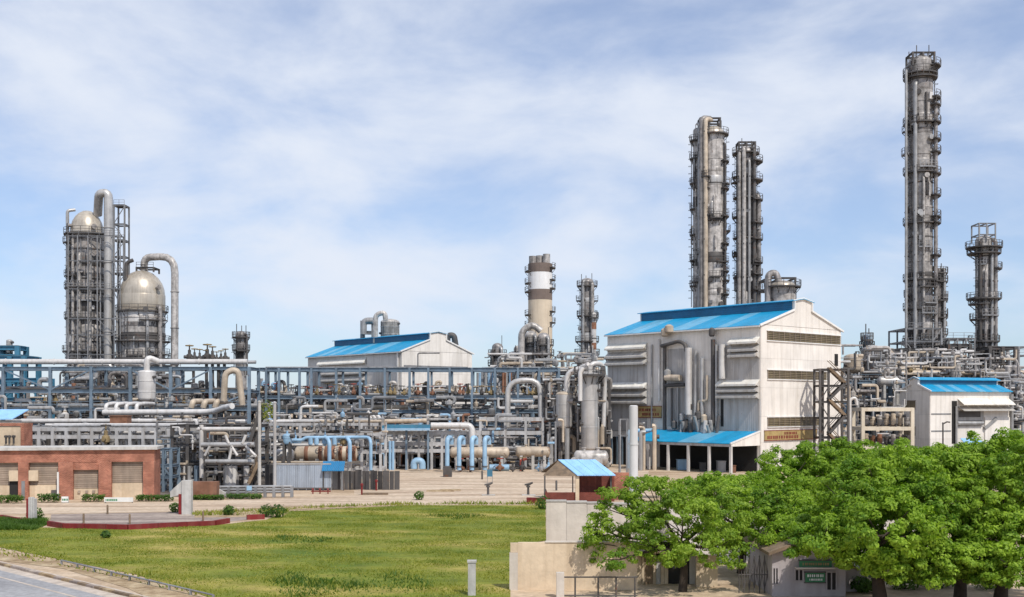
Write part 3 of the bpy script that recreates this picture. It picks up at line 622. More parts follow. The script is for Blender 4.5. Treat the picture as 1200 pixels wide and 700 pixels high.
def vessel(name, label, px, d, wpx, top, bot, m='shell_light', legs=4, dome=.5, zb=None, cat='vessel', dm=None, plat=None, group=None, nozz=2, seed=2):
    """upright drum on legs between two photo rows"""
    Rr = S(wpx, d)/2; z1 = Z(top, d); z0 = Z(bot, d); zb = max(0, z0-3.0) if zb is None else zb
    t = thing(name, label, cat, (X(px, d), d, zb), 0, group); h = z1-zb; b = z0-zb; rr = random.Random(seed)
    dh = Rr*dome
    MB().lathe(dome_prof(Rr, b+Rr*.35, h-dh, .01, Rr*.5), 20).build('shell', m, t, True)
    MB().lathe(dome_prof(Rr*1.01, h-dh-.03, h-dh+.03, dh), 20).build('head', dm or m, t, True)
    for k in range(legs):
        a = 2*math.pi*(k+.5)/legs; MB().bar((Rr*.85*math.cos(a), Rr*.85*math.sin(a), 0), (Rr*.85*math.cos(a), Rr*.85*math.sin(a), b+Rr*.6), .28).build('leg', 'steel_dark', t)
    for z in (b+(h-b)*.3, b+(h-b)*.65): MB().lathe([(Rr*1.0, z-.1), (Rr*1.03, z-.08), (Rr*1.03, z+.08), (Rr*1.0, z+.1)], 20).build('band', m, t, True)
    for k in range(nozz):
        a = R(rr.uniform(200, 340)); z = b+(h-b)*rr.uniform(.3, .8); c = Vector((math.cos(a), math.sin(a), 0))
        MB().tube([c*Rr*.9+Vector((0, 0, z)), c*(Rr+.5)+Vector((0, 0, z))], .25, 8).build('nozzle', 'steel_dark', t, True)
    if plat: platform(t, Z(plat, d)-zb, Rr, Rr+1.1, 0, 360)
    return t
def hdrum(name, label, px0, px1, d, ytop, ybot, m, saddles=3, bands=(), bandm='pipe_rust', group=None, cat='tank'):
    """horizontal drum on saddles"""
    x0, x1 = X(px0, d), X(px1, d); z1, z0 = Z(ytop, d), Z(ybot, d); Rr = (z1-z0)/2; L = x1-x0
    t = thing(name, label, cat, (x0, d, 0), 0, group); c = (0, 0, (z0+z1)/2); k = min(Rr*.5, L*.2)
    pr = [(max(Rr*math.sin(i/5*math.pi/2), .02), k-k*math.cos(i/5*math.pi/2)) for i in range(6)]+[(max(Rr*math.cos(i/5*math.pi/2), .02), L-k+k*math.sin(i/5*math.pi/2)) for i in range(6)]
    MB().lathe(pr, 20, c, 'X').build('shell', m, t, True)
    for f in bands: MB().lathe([(Rr*1.005, L*f-.25), (Rr*1.04, L*f-.2), (Rr*1.04, L*f+.2), (Rr*1.005, L*f+.25)], 20, c, 'X').build('band', bandm, t, True)
    for i in range(saddles):
        x = L*(i+.5)/saddles; MB().box(x-.22, x+.22, -Rr*.7, Rr*.7, 0, c[2]-Rr*.6).build('saddle', 'concrete', t)
    for i in range(2):
        x = L*(.3+.4*i); MB().tube([(x, 0, c[2]+Rr*.9), (x, 0, c[2]+Rr*1.35)], Rr*.22, 8).tube([(x, 0, c[2]+Rr*1.3), (x, 0, c[2]+Rr*1.42)], Rr*.34, 8).build('nozzle', m, t, True)
    return t
def frame(name, label, cat, xs, ys, zs, m='steel_blue', w=.35, brace=(), rails=(), deck=None, group=None, zb=0, bw=None, kind='H'):
    """braced steel structure: a column at every grid point, beams at every level"""
    t = thing(name, label, cat, (xs[0], ys[0], zb), 0, group); x0, y0 = xs[0], ys[0]
    for x in xs:
        for y in ys: member('post', m, t, (x-x0, y-y0, 0), (x-x0, y-y0, zs[-1]-zb), w, kind=kind)
    for z in zs:
        for y in ys:
            for a, b in zip(xs[:-1], xs[1:]): member('beam', m, t, (a-x0+w/2, y-y0, z-zb-w/2), (b-x0-w/2, y-y0, z-zb-w/2), (bw or w)*.8, (bw or w), kind=kind)
        for x in xs:
            for a, b in zip(ys[:-1], ys[1:]): member('cross_beam', m, t, (x-x0, a-y0+w/2, z-zb-w/2), (x-x0, b-y0-w/2, z-zb-w/2), (bw or w)*.8, (bw or w), kind=kind)
    for (i, k, up) in brace:
        z0 = zs[k-1] if k else zb; z1 = zs[k]-w
        a, b = (xs[i], xs[i+1]) if up else (xs[i+1], xs[i]); member('brace', m, t, (a-x0, -.02, z0-zb), (b-x0, -.02, z1-zb), w*.45, kind='B')
    for z in rails:
        b = MB(); L = xs[-1]-x0; n = max(2, int(L/2))
        for i in range(n+1): b.bar((L*i/n, -.2, z-zb), (L*i/n, -.2, z-zb+1.1), .08)
        for hh in (.55, 1.1): b.bar((0, -.2, z-zb+hh), (L, -.2, z-zb+hh), .08)
        b.build('railing', m, t)
    if deck:
        for z in deck: MB().box(0, xs[-1]-x0, 0, ys[-1]-y0, z-zb+.01, z-zb+.09).build('deck', 'steel_dark', t)
    return t
# hand-valve: one prototype copied
def valve_proto(body, wheel):
    a = MB().lathe([(.12, 0), (.12, .15), (.3, .2), (.34, .45), (.3, .7), (.16, .78), (.16, 1.15), (.07, 1.2), (.07, 1.7)], 10).tube([(-.55, 0, .45), (.55, 0, .45)], .17, 8).mesh('body', body, True)
    ring = [(.38*math.cos(i/10*2*math.pi), .38*math.sin(i/10*2*math.pi), 1.6) for i in range(11)]
    c = MB().tube(ring, .06, 6).bar((-.36, 0, 1.6), (.36, 0, 1.6), .06).bar((0, -.36, 1.6), (0, .36, 1.6), .06).mesh('handwheel', wheel, True)
    return a, c
VP = [valve_proto('valve_y', 'steel_dark'), valve_proto('pipe_rust', 'red_bright'), valve_proto('pipe_grey', 'steel_dark'), valve_proto('pipe_dark', 'valve_y'), valve_proto('pipe_blue', 'steel_dark')]
def valve(loc, k, s, label, group, lie=False):
    r = thing('valve', label, 'valve', loc, rnd.uniform(0, 3), group)
    a, c = VP[k]
    for nm, me in (('body', a), ('handwheel', c)):
        o = bpy.data.objects.new(nm, me); COL.objects.link(o); o.parent = r; o.scale = (s, s, s)
    return r
def xpipe(px0, px1, py, d, rpx, m, label, group=None, drop0=None, drop1=None, dz=0, name='pipe'):
    r = S(rpx, d)/2; z = Z(py, d); pts = [(X(px0, d), d, z), (X(px1, d), d+dz, z)]
    if drop0 is not None: pts = [(X(px0, d), d, Z(drop0, d))]+pts
    if drop1 is not None: pts = pts+[(X(px1, d), d+dz, Z(drop1, d))]
    return pipe(pts, r, m, label, group, r*2.6, name)
# ------------------------------------------------------------------ white halls with blue roofs
class Hall:
    def __init__(s, name, label, C, th, W, L, ze, zr, nroof, sky_idx, rows, mon=(2.3, 1.5), zb=0, end_clad='clad', inset=0.0):
        s.C, s.th, s.W, s.L = C, th, W, L; s.c, s.s = math.cos(th), math.sin(th)
        s.t = thing(name, label, 'building', (C[0], C[1], 0), th); t = s.t
        MB().box(.05, W-.05, .05, L-.05, zb, ze-.02).build('inner_wall', 'clad_grey', t)
        xm0, xm1 = W/2-mon[0], W/2+mon[0]; zm = ze+(zr-mon[1]-ze)*1.0
        def panels(n, ln, side):
            for i in range(n):
                for z0, z1 in zip(rows[:-1], rows[1:]):
                    a, b = ln*i/n+.004, ln*(i+1)/n-.004; zz0, zz1 = z0+.01, z1-.01; j = rnd.uniform(0, .015)
                    mm = end_clad
                    if side == 'x0': MB().box(-.05-j, .045, a, b, zz0, zz1).build('cladding_panel', mm, t)
                    elif side == 'x1': MB().box(W-.045, W+.05+j, a, b, zz0, zz1).build('cladding_panel', mm, t)
                    elif side == 'y0': MB().box(a, b, -.05-j, .045, zz0, zz1).build('cladding_panel', mm, t)
                    else: MB().box(a, b, L-.045, L+.05+j, zz0, zz1).build('cladding_panel', mm, t)
        panels(max(3, int(L/2.6)), L, 'x0'); panels(max(3, int(W/2.6)), W, 'y0'); panels(max(3, int(L/5)), L, 'x1'); panels(max(3, int(W/5)), W, 'y1')
        # gable triangles
        poly = [(0, 0, ze), (W, 0, ze), (xm1, 0, zm-.02), (xm1, 0, zr-.12), (W/2, 0, zr+.25), (xm0, 0, zr-.12), (xm0, 0, zm-.02)]
        MB().prism([(x, -.05, z) for x, y, z in poly], (0, .3, 0)).build('gable', end_clad, t)
        MB().prism([(x, L-.25, z) for x, y, z in poly], (0, .3, 0)).build('gable', end_clad, t)
        tr = MB()
        for (a, b) in (((-.55, ze-.17), (xm0, zm+.07)), ((xm1, zm+.07), (W+.55, ze-.17)), ((xm0-.3, zr-.05), (W/2, zr+.42)), ((W/2, zr+.42), (xm1+.3, zr-.05)), ((xm0, zm), (xm0, zr-.1)), ((xm1, zm), (xm1, zr-.1))):
            tr.bar((a[0], -.2, a[1]), (b[0], -.2, b[1]), .22, .28)
        tr.build('barge_trim', 'trim', t)
        for side in (0, 1):
            for i in range(nroof):
                a, b = L*i/nroof, L*(i+1)/nroof
                if i == 0: a -= .25
                if i == nroof-1: b += .25
                q = [(-.6, a+.006, ze-.2), (-.6, b-.006, ze-.2), (xm0+.02, b-.006, zm), (xm0+.02, a+.006, zm)]
                if side: q = [(W-x, y, z) for x, y, z in q][::-1]
                MB().prism(q, (0, 0, .09+.02*(i % 2))).build('skylight_sheet' if i in sky_idx else 'roof_sheet', 'skylight' if i in sky_idx else 'roof_blue', t)
        for x in (xm0, xm1):
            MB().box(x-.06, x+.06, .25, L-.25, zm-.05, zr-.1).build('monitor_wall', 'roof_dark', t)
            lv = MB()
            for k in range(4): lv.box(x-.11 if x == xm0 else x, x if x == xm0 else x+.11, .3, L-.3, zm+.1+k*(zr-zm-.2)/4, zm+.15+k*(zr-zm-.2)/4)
            lv.build('monitor_louvre', 'roof_dark', t)
        for sgn in (-1, 1):
            n = max(4, nroof//2)
            for i in range(n):
                a, b = L*i/n, L*(i+1)/n
                if i == 0: a -= .35
                if i == n-1: b += .35
                q = [(W/2+sgn*(mon[0]+.45), a+.006, zr-.14), (W/2+sgn*(mon[0]+.45), b-.006, zr-.14), (W/2, b-.006, zr+.3), (W/2, a+.006, zr+.3)]
                if sgn > 0: q = q[::-1]
                MB().prism(q, (0, 0, .1+.012*(i % 2))).build('ridge_sheet', 'roof_blue', t)
        MB().box(-.75, -.6, -.2, L+.2, ze-.42, ze-.2).build('gutter', 'trim', t)
    def U(s, px):                       # distance along the long wall for a photo column
        k = (px-600)/F; return (s.C[0]-k*s.C[1])/(s.s+k*s.c)
    def V(s, px):                       # distance along the gable wall
        k = (px-600)/F; return (k*s.C[1]-s.C[0])/(s.c-k*s.s)
    def zl(s, px, py): return Z(py, s.C[1]+s.c*s.U(px))
    def zg(s, px, py): return Z(py, s.C[1]+s.s*s.V(px))
    def hoods(s, px0, px1, pys, m0, recess=None):
        """stack of sloping weather hoods on the long wall"""
        a, b = sorted((s.U(px0), s.U(px1))); pm = (px0+px1)/2
        for i, py in enumerate(pys):
            z = s.zl(pm, py); h = s.zl(pm, py)-s.zl(pm, py+5.5)
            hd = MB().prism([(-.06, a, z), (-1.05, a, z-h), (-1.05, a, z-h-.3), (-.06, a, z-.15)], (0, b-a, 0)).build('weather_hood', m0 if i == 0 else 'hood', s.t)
            MB().prism([(-.06, a+.02, z-.16), (-1.0, a+.02, z-h-.1), (-.06, a+.02, z-h-.5)], (0, .05, 0)).prism([(-.06, b-.07, z-.16), (-1.0, b-.07, z-h-.1), (-.06, b-.07, z-h-.5)], (0, .05, 0)).build('hood_cheek', 'hood', hd)
    def lpanel(s, name, px0, px1, y0, y1, m, depth=.1):
        a, b = sorted((s.U(px0), s.U(px1))); pm = (px0+px1)/2
        return MB().box(-.07-depth, -.03, a, b, s.zl(pm, y1), s.zl(pm, y0)).build(name, m, s.t)
    def gpanel(s, name, px0, px1, y0, y1, m, depth=.1):
        a, b = s.V(px0), s.V(px1); pm = (px0+px1)/2
        return MB().box(a, b, -.07-depth, -.03, s.zg(pm, y1), s.zg(pm, y0)).build(name, m, s.t)
    def louvre_band(s, px0, px1, y0, y1):
        a, b = s.V(px0), s.V(px1); pm = (px0+px1)/2; z0, z1 = s.zg(pm, y1), s.zg(pm, y0)
        w = MB().box(a, b, -.09, -.03, z0, z1).build('louvre_window', 'louvre', s.t)
        n = max(3, int((b-a)/1.3))
        for i in range(n+1):
            x = a+(b-a)*i/n; MB().box(x-.04, x+.04, -.23, -.21, z0, z1).build('mullion', 'shutter', w)
        for k in range(5):
            z = z0+(z1-z0)*(k+.3)/5; MB().prism([(a, -.09, z+.14), (a, -.2, z), (a, -.17, z), (a, -.09, z+.1)], (b-a, 0, 0)).build('blade', 'louvre', w)
        MB().box(a-.12, b+.12, -.24, -.04, z1+.002, z1+.14).box(a-.12, b+.12, -.24, -.04, z0-.14, z0-.002).build('frame', 'trim', w)
    def lpipe(s, pts, r, m, name='wall_pipe', out=.5, bend=None):
        q = [Vector((-out-r+(0 if len(p) < 3 else -p[2]), s.U(p[0]), s.zl(p[0], p[1]))) for p in pts]
        return MB().tube(q, r, 10, bend or r*2.5).build(name, m, s.t, True)
TH = math.atan2(20.8*0+0.656, 0.757)
MH = Hall('main_hall', 'tall white clad process hall with long blue roof and stacked weather hoods', (37.06, 165.0), TH, 21.0, 31.7, 22.05, 26.1, 16, (3, 7, 8, 12, 13), [0, 4.4, 8.3, 12.6, 17.0, 22.0])
h = MH
h.lpanel('grey_bay', 713.5, 759, 424, 505, 'clad_grey', .04)
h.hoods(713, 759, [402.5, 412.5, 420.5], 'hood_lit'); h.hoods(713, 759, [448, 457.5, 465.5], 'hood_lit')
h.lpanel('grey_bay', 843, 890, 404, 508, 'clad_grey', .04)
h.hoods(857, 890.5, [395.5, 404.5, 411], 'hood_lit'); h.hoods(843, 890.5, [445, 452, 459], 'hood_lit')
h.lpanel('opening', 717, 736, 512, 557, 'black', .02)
for px in (717, 723, 729, 736): h.lpanel('door_post', px, px+1.6, 512, 557, 'steel_blue', .16)
h.lpanel('recess_panel', 783, 806, 409, 452, 'clad_grey', .06)
h.lpanel('recess_panel', 783, 806, 455, 500, 'clad_grey', .06)
h.lpanel('band_seam', 714, 890, 505.5, 507, 'steel_grey', .03)
h.lpipe([(780.5, 404), (780.5, 505)], .28, 'steel_dark', 'downpipe', .1)
h.lpipe([(779, 406), (800, 400), (807, 404), (808, 412)], .3, 'steel_dark', 'duct', .5)
h.lpipe([(812, 408), (812, 486)], .55, 'pipe_white', 'vertical_duct', .5)
h.lpipe([(818, 412), (818, 490)], .3, 'pipe_grey', 'wall_pipe', .3)
h.lpipe([(838, 398), (838, 500)], .33, 'pipe_dark', 'downpipe', .2)
h.lpipe([(841.5, 404), (841.5, 500)], .22, 'pipe_grey', 'downpipe', .2)
h.lpipe([(765, 404), (765, 500)], .16, 'pipe_grey', 'downpipe', .1)
h.lpipe([(774, 398), (774, 470)], .2, 'pipe_white', 'downpipe', .15)
h.lpipe([(826, 420), (826, 495)], .28, 'pipe_grey', 'wall_pipe', .4)
h.lpipe([(832, 440), (832, 470), (822, 470), (822, 498)], .22, 'pipe_tan', 'wall_pipe', .5)
h.lpipe([(850, 404), (850, 444)], .5, 'pipe_white', 'vertical_duct', .3)
h.lpipe([(790, 455), (790, 500)], .18, 'pipe_dark', 'wall_pipe', .4)
h.lpanel('door', 845, 848.5, 468, 500, 'black', .05)
h.lpipe([(797, 455), (797, 500)], .22, 'pipe_grey', 'wall_pipe', .4)
h.lpipe([(786, 443), (803, 443)], .5, 'pipe_tan', 'header_pipe', .7)
h.lpipe([(783, 452), (806, 451)], .3, 'steel_dark', 'support_beam', .4)
for px, py, s_ in [(784, 395, .8), (789, 391, .9), (787, 443, .7), (812, 482, .7), (804, 494, .6), (823, 492, .7), (830, 496, .6), (795, 503, .6), (839, 395, .6)]:
    z = h.zl(px, py); u = h.U(px)
    MB().lathe([(s_*.5, 0), (s_*.8, .2), (s_*.8, 1.1), (s_*.3, 1.4)], 10, (-1.0, u, z)).build('wall_fitting', rnd.choice(['pipe_tan', 'pipe_grey', 'pipe_dark']), h.t, True)
rr = random.Random(8)
for k in range(16):
    px = rr.uniform(800, 848); z = h.zl(px, rr.uniform(485, 500)); MB().tube([(-.7-rr.random()*1.5, h.U(px), z), (-.7-rr.random(), h.U(px), h.zl(px, 512))], rr.uniform(.15, .4), 8).build('feed_pipe', rr.choice(['pipe_grey', 'pipe_dark', 'pipe_white', 'shell']), h.t, True)
h.louvre_band(898.5, 984, 391, 401.5); h.louvre_band(899, 968, 435, 445); h.louvre_band(899, 961, 489, 499.5)
h.gpanel('door', 977.5, 981.5, 415, 429, 'black', .03)
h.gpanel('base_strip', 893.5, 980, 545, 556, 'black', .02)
def strokes(parent_fn, z0, zh, x0, x1, m, seed):
    rr = random.Random(seed); x = x0
    while x < x1:
        w = zh*rr.uniform(.35, .7); parent_fn(x, x+w, z0, z0+zh); x += w+zh*rr.uniform(.15, .5)
def sign_on(hall, side, px0, px1, y0, y1, rows, label):
    """flat board standing off the wall with rows of small lettering"""
    if side == 'g': a, b, z0, z1 = hall.V(px0), hall.V(px1), hall.zg((px0+px1)/2, y1), hall.zg((px0+px1)/2, y0)
    else: b, a, z0, z1 = hall.U(px0), hall.U(px1), hall.zl((px0+px1)/2, y1), hall.zl((px0+px1)/2, y0)
    off_ = -.1 if side == 'g' else -.12
    mt = Matrix.Translation((hall.C[0], hall.C[1], 0)) @ Matrix.Rotation(hall.th, 4, 'Z')
    org = mt @ Vector((a, off_, z0) if side == 'g' else (off_, b, z0))
    r = thing('sign_board', label, 'sign', org, hall.th if side == 'g' else hall.th-math.pi/2); w, hh = abs(b-a), z1-z0
    MB().box(0, w, -.14, -.02, 0, hh).build('panel', 'yellow', r)
    MB().box(-.08, w+.08, -.17, -.03, hh+.001, hh+.1).box(-.08, w+.08, -.17, -.03, -.1, -.001).build('border', 'signred', r)
    for i, (f, fh, l0, l1) in enumerate(rows): strokes(lambda x0, x1, zz0, zz1: MB().box(x0, x1, -.16, -.142, zz0, zz1).build('letter', 'signred', r), hh*f, hh*fh, w*l0, w*l1, 'signred', i+3)
sign_on(MH, 'g', 895, 956, 504.5, 515, [(.55, .3, .35, .6), (.12, .34, .04, .62)], 'yellow board with red lettering low on the hall gable')
sign_on(MH, 'l', 748.5, 776, 476.5, 489, [(.55, .26, .05, .8), (.14, .26, .2, .9)], 'yellow board with red lettering on the hall long wall beside the pole')
# lean-to canopy in front of the hall
u0, u1 = h.U(890), h.U(772); ct = thing('canopy', 'blue sheet lean-to canopy on pale columns before the white hall', 'canopy', (37.06, 165, 0), TH)
zt, ze_ = h.zl(865, 506), 4.35; dp = 7.0
n = 10
for i in range(n):
    a, b = u0+(u1-u0)*i/n, u0+(u1-u0)*(i+1)/n
    MB().prism([(-.12, a+.006, zt), (-.12, b-.006, zt), (-dp, b-.006, ze_), (-dp, a+.006, ze_)][::-1], (0, 0, .1+.015*(i % 2))).build('roof_sheet', 'skylight' if i in (3, 4) else 'roof_blue', ct)
MB().prism([(-.12, u0-.05, zt-.02), (-dp+.1, u0-.05, ze_), (-dp+.1, u0-.05, ze_-.35), (-.12, u0-.05, ze_-.35)], (0, -.12, 0)).build('end_panel', 'clad', ct)
MB().bar((-.1, u0-.15, zt+.12), (-dp-.1, u0-.15, ze_+.08), .2, .22).build('verge_trim', 'trim', ct)
MB().box(-dp+.1, -dp+.3, u0, u1, ze_-.4, ze_-.02).build('eave_beam', 'steel_pale', ct)
for i in range(6): member('column', 'pipe_white', ct, (-dp+.2, u0+(u1-u0)*i/5, 0), (-dp+.2, u0+(u1-u0)*i/5, ze_-.4), .35, kind='B')
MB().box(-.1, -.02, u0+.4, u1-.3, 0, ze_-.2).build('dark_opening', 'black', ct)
mt = Matrix.Translation((37.06, 165, 0)) @ Matrix.Rotation(TH, 4, 'Z')
for i, (x, y, w, hh, m, lb) in enumerate([(-4, u0+4, 1.2, 1.6, 'steel_grey', 'grey cabinet under the right half of blue canopy'), (-4, u0+7.5, .9, 1.2, 'pipe_dark', 'dark cabinet under the middle of blue canopy'), (-3.6, u0+12, 1.4, 1.5, 'pipe_blue', 'blue pump skid under the left half of blue canopy'), (-3.8, u0+2, .8, 1.0, 'pipe_rust', 'rusty drum at right end under blue canopy')]):
    tag(MB().box(-w/2, w/2, -w/2, w/2, 0, hh).box(-w/2-.06, w/2+.06, -w/2-.06, w/2+.06, hh, hh+.1).build('cabinet', m, None, False, mt @ Vector((x, y, .02))), lb, 'cabinet')
pipe([mt @ Vector((-dp, u1+.3, 0)), mt @ Vector((-dp, u1+.3, ze_+1.6)), mt @ Vector((-.6, u1+.3, ze_+1.6))], .3, 'pipe_blue', 'light blue pipe bent over the left end of the canopy', flanges=False)

LH = Hall('rear_hall', 'white clad hall with blue roof behind the central pipe rack', (-24.2, 244.0), TH, 19.7, 40.0, 22.0, 26.2, 16, (4, 5, 8, 11, 13), [0, 8, 12, 17, 21.95])
h = LH
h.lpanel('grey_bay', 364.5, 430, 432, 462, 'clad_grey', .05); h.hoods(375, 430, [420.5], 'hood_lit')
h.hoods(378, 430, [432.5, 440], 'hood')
h.lpanel('opening', 438, 444, 440, 458, 'black', .02)
h.lpanel('recess_panel', 440, 458, 434, 456, 'clad_grey', .5)
h.gpanel('skirting', 473, 548, 429, 431.5, 'steel_grey', .03)
h.lpipe([(468, 413), (468, 460)], .25, 'pipe_white', 'downpipe', .2)
tag(vessel('roof_drum', 'grey upright drum above the rear hall roof', 457, 270, 22, 374, 400, 'shell', 4, .35, zb=Z(420, 270)), None)
pipe([P(440, 402, 266), P(440, 369, 266), P(451, 366, 266), P(452, 376, 266)], S(6, 266)/2, 'shell', 'grey brown arched pipe in front of the drum behind rear hall roof', bend=2)
frame('roof_structure', 'grey pipe frame left of the drum above rear hall roof', 'frame', [X(424, 272), X(437, 272)], [272, 275], [Z(388, 272), Z(376, 272)], 'steel_grey', .7, zb=Z(425, 272))
pipe([P(426, 392, 271), P(426, 376, 271), P(437, 376, 271)], .8, 'pipe_grey', 'grey bent pipe on the frame above rear hall roof', bend=1.5)
pipe([P(524, 402, 262), P(525, 393, 262), P(532, 393, 262), P(534, 405, 262)], .7, 'pipe_dark', 'small dark arched pipe at right of rear hall gable', bend=2)

SH = Hall('small_hall', 'small white hall with blue ridged roof at right behind the trees', (71.6-7.6*math.cos(R(-70)), 190.0-7.6*math.sin(R(-70))), R(-70), 7.6, 17.3, 12.5, 14.5, 12, (2, 4, 7, 9), [0, 4.2, 8.4, 12.48], mon=(1.0, .95))
c7, s7 = math.cos(R(20)), math.sin(R(20))
def sv(px): k = (px-600)/F; return (k*190-71.6)/(c7-k*s7)
def szz(px, py): return Z(py, 190+s7*sv(px))
def sbox(name, px0, px1, y0, y1, m, o0=.04, o1=.12):
    pm = (px0+px1)/2; return MB().box(7.6+o0, 7.6+o1, sv(px0), sv(px1), szz(pm, y1), szz(pm, y0)).build(name, m, SH.t)
def shood(px0, px1, y0, y1, m, out=1.6):
    pm = (px0+px1)/2; z1, z0 = szz(pm, y0), szz(pm, y1)
    return MB().prism([(7.62, sv(px0), z1), (7.6+out, sv(px0), z0), (7.6+out, sv(px0), z0-.12), (7.62, sv(px0), z1-.14)], (0, sv(px1)-sv(px0), 0)).build('weather_hood', m, SH.t)
for i in range(5): shood(1122+i*12.1, 1122+(i+1)*12.1-.3, 467, 474, 'hood_lit')
shood(1122, 1182, 476, 481, 'hood'); sbox('recess_panel', 1122, 1152, 481, 500, 'clad_grey'); sbox('opening', 1115, 1121, 470, 520, 'black'); sbox('opening', 1123, 1148, 482, 489, 'pipe_dark', .12, .2)
sbox('opening', 1123, 1150, 493, 498, 'pipe_dark', .12, .2)
sbox('white_panel', 1153, 1182, 489, 520, 'clad', .05, .3); sbox('seam', 1091, 1114, 484.5, 486, 'steel_grey'); sbox('seam', 1091, 1114, 504.5, 506, 'steel_grey')
MB().bar((7.9, sv(1152), szz(1152, 502)), (7.9, sv(1166), szz(1166, 490)), .5).build('diagonal_duct', 'pipe_grey', SH.t)
MB().tube([(7.95, sv(1150), szz(1150, 496)), (7.95, sv(1120), szz(1120, 496))], .35, 8).build('wall_pipe', 'pipe_grey', SH.t, True)
MB().tube([(7.95, sv(1184), 0), (7.95, sv(1184), szz(1184, 462))], .3, 8).build('downpipe', 'pipe_grey', SH.t, True)
MB().tube([(7.95, sv(1119), 0), (7.95, sv(1119), szz(1119, 476))], .2, 8).build('downpipe', 'pipe_grey', SH.t, True)
for y0, y1 in ((470, 480), (501, 511)):
    w = MB().box(1.0, 4.0, -.14, -.05, Z(y1, 192), Z(y0, 192)).build('window', 'louvre', SH.t)
    MB().box(2.46, 2.54, -.2, -.141, Z(y1, 192), Z(y0, 192)).box(.9, 4.1, -.22, -.06, Z(y0, 192)+.002, Z(y0, 192)+.12).build('frame', 'shutter', w)

# ------------------------------------------------------------------ left rack with the long white pipe
GL = 'posts'
dA = 190.0
xsA = [X(p, dA) for p in (-45, 4, 59, 107, 153, 200, 247, 292)]
frame('pipe_rack', 'blue steel pipe rack at left carrying the long white pipe', 'pipe rack', xsA, [dA, dA+7], [Z(497, dA), Z(478, dA), Z(457, dA), Z(430, dA)], 'steel_blue', .5, [(0, 2, 1), (1, 3, 0), (2, 3, 1), (4, 3, 0), (5, 3, 1), (6, 2, 1)], [Z(478, dA)])
xpipe(-50, 290, 424, dA+1, 6.2, 'pipe_white', 'long thick white pipe on top of the left blue rack')
xpipe(-50, 300, 424.5, dA+4, 4.0, 'pipe_grey', 'thinner grey pipe behind the long white top pipe')
rp = random.Random(21)
mats_mid = ['pipe_grey', 'pipe_grey', 'pipe_tan', 'pipe_dark', 'pipe_white', 'shell', 'shell_dark', 'steel_blue']
PCOL = dict(pipe_grey='grey', pipe_tan='tan', pipe_dark='sooty', pipe_white='white', shell='dull silver', shell_dark='dark grey', steel_blue='blue grey', pipe_rust='rusty')
def tier(px0, px1, py, d, depth, n, label, group, rmin=2.2, rmax=4.5, ms=mats_mid):
    """a layer of parallel pipes lying on one rack level"""
    for i in range(n):
        dd = d+.6+depth*(i+.5)/n; r = S(rp.uniform(rmin, rmax), d)/2; a = X(px0, d)+rp.uniform(-1, 3); b = X(px1, d)-rp.uniform(-1, 3); z = Z(py, d)+r+.03
        pts = [(a, dd, z), (b, dd, z)]
        if rp.random() < .35:
            e = rp.uniform(.25, .75); x = a+(b-a)*e; pts = [(a, dd, z), (x, dd, z), (x, dd, z+rp.uniform(1.2, 3))]+[(x+rp.uniform(2, 7), dd, 0)]
            pts[3] = (pts[3][0], dd, pts[2][2])
        mm_ = rp.choice(ms); pipe(pts, r, mm_, PCOL[mm_]+' '+label+', '+ORD[i]+' from the front', group, n=8, flanges=(i < 2))
tier(-50, 292, 457, dA, 6.5, 3, 'pipe on the upper tier of the left blue rack', 'pipes on the left rack')
tier(-50, 292, 478, dA, 6.5, 6, 'pipe on the middle tier of the left blue rack', 'pipes on the left rack middle tier', 3, 6)
tier(-50, 292, 497, dA, 6.5, 6, 'pipe on the lowest tier of the left blue rack', 'pipes on the left rack lowest tier', 3, 6)
for i in range(34):
    px = rp.uniform(40, 290); valve((X(px, dA), dA+rp.uniform(.3, 3), Z(478, dA)+.6), rp.choice([0, 0, 2, 3, 1, 2]), rp.uniform(.9, 1.5), 'small hand valve standing along the left rack walkway', 'valves on the left rack')
# valve tops and small risers above the white pipe
for i, px in enumerate([222, 228, 234, 241, 243, 249, 254, 259, 264]):
    valve((X(px, dA+3), dA+3, Z(425, dA)+.3), 3, rp.uniform(1.0, 1.9), ORD[i]+' dark valve from left on top of the left rack', 'valves above the white pipe')
for i, px in enumerate((242, 249, 256, 263)):
    pipe([P(px, 421, dA+2), P(px, 470, dA+2)], .28, 'pipe_dark', ORD[i]+' of four thin dark drop pipes at the right end of left rack', 'drop pipes of the left rack', flanges=False)

# blue structure at left edge
frame('blue_tower_structure', 'teal steel tower frame with platforms at left edge', 'frame', [X(p, 225) for p in (-12, 12, 28)], [225, 232], [Z(470, 225), Z(445, 225), Z(417, 225)], 'steel_teal', .9, [(0, 0, 1), (1, 0, 0), (0, 1, 0)], deck=[Z(417, 225)])
frame('blue_deck', 'teal steel cabin frame on top of the left edge tower', 'frame', [X(p, 225) for p in (-10, 18)], [226, 230], [Z(415, 225), Z(405, 225)], 'steel_teal', .9, zb=Z(417, 225), deck=[Z(405, 225)])
vessel('top_drum', 'small pale drum on the teal tower at left edge', 11, 227, 7, 398, 414, 'shell_light', 4, .5, zb=Z(417, 225)+.1)
frame('blue_low_structure', 'teal steel frame with diagonal brace behind the left rack', 'frame', [X(p, 215) for p in (4, 28, 46)], [215, 221], [Z(490, 215), Z(466, 215), Z(443, 215)], 'steel_teal', .8, [(0, 2, 1), (1, 2, 0), (0, 1, 0)])

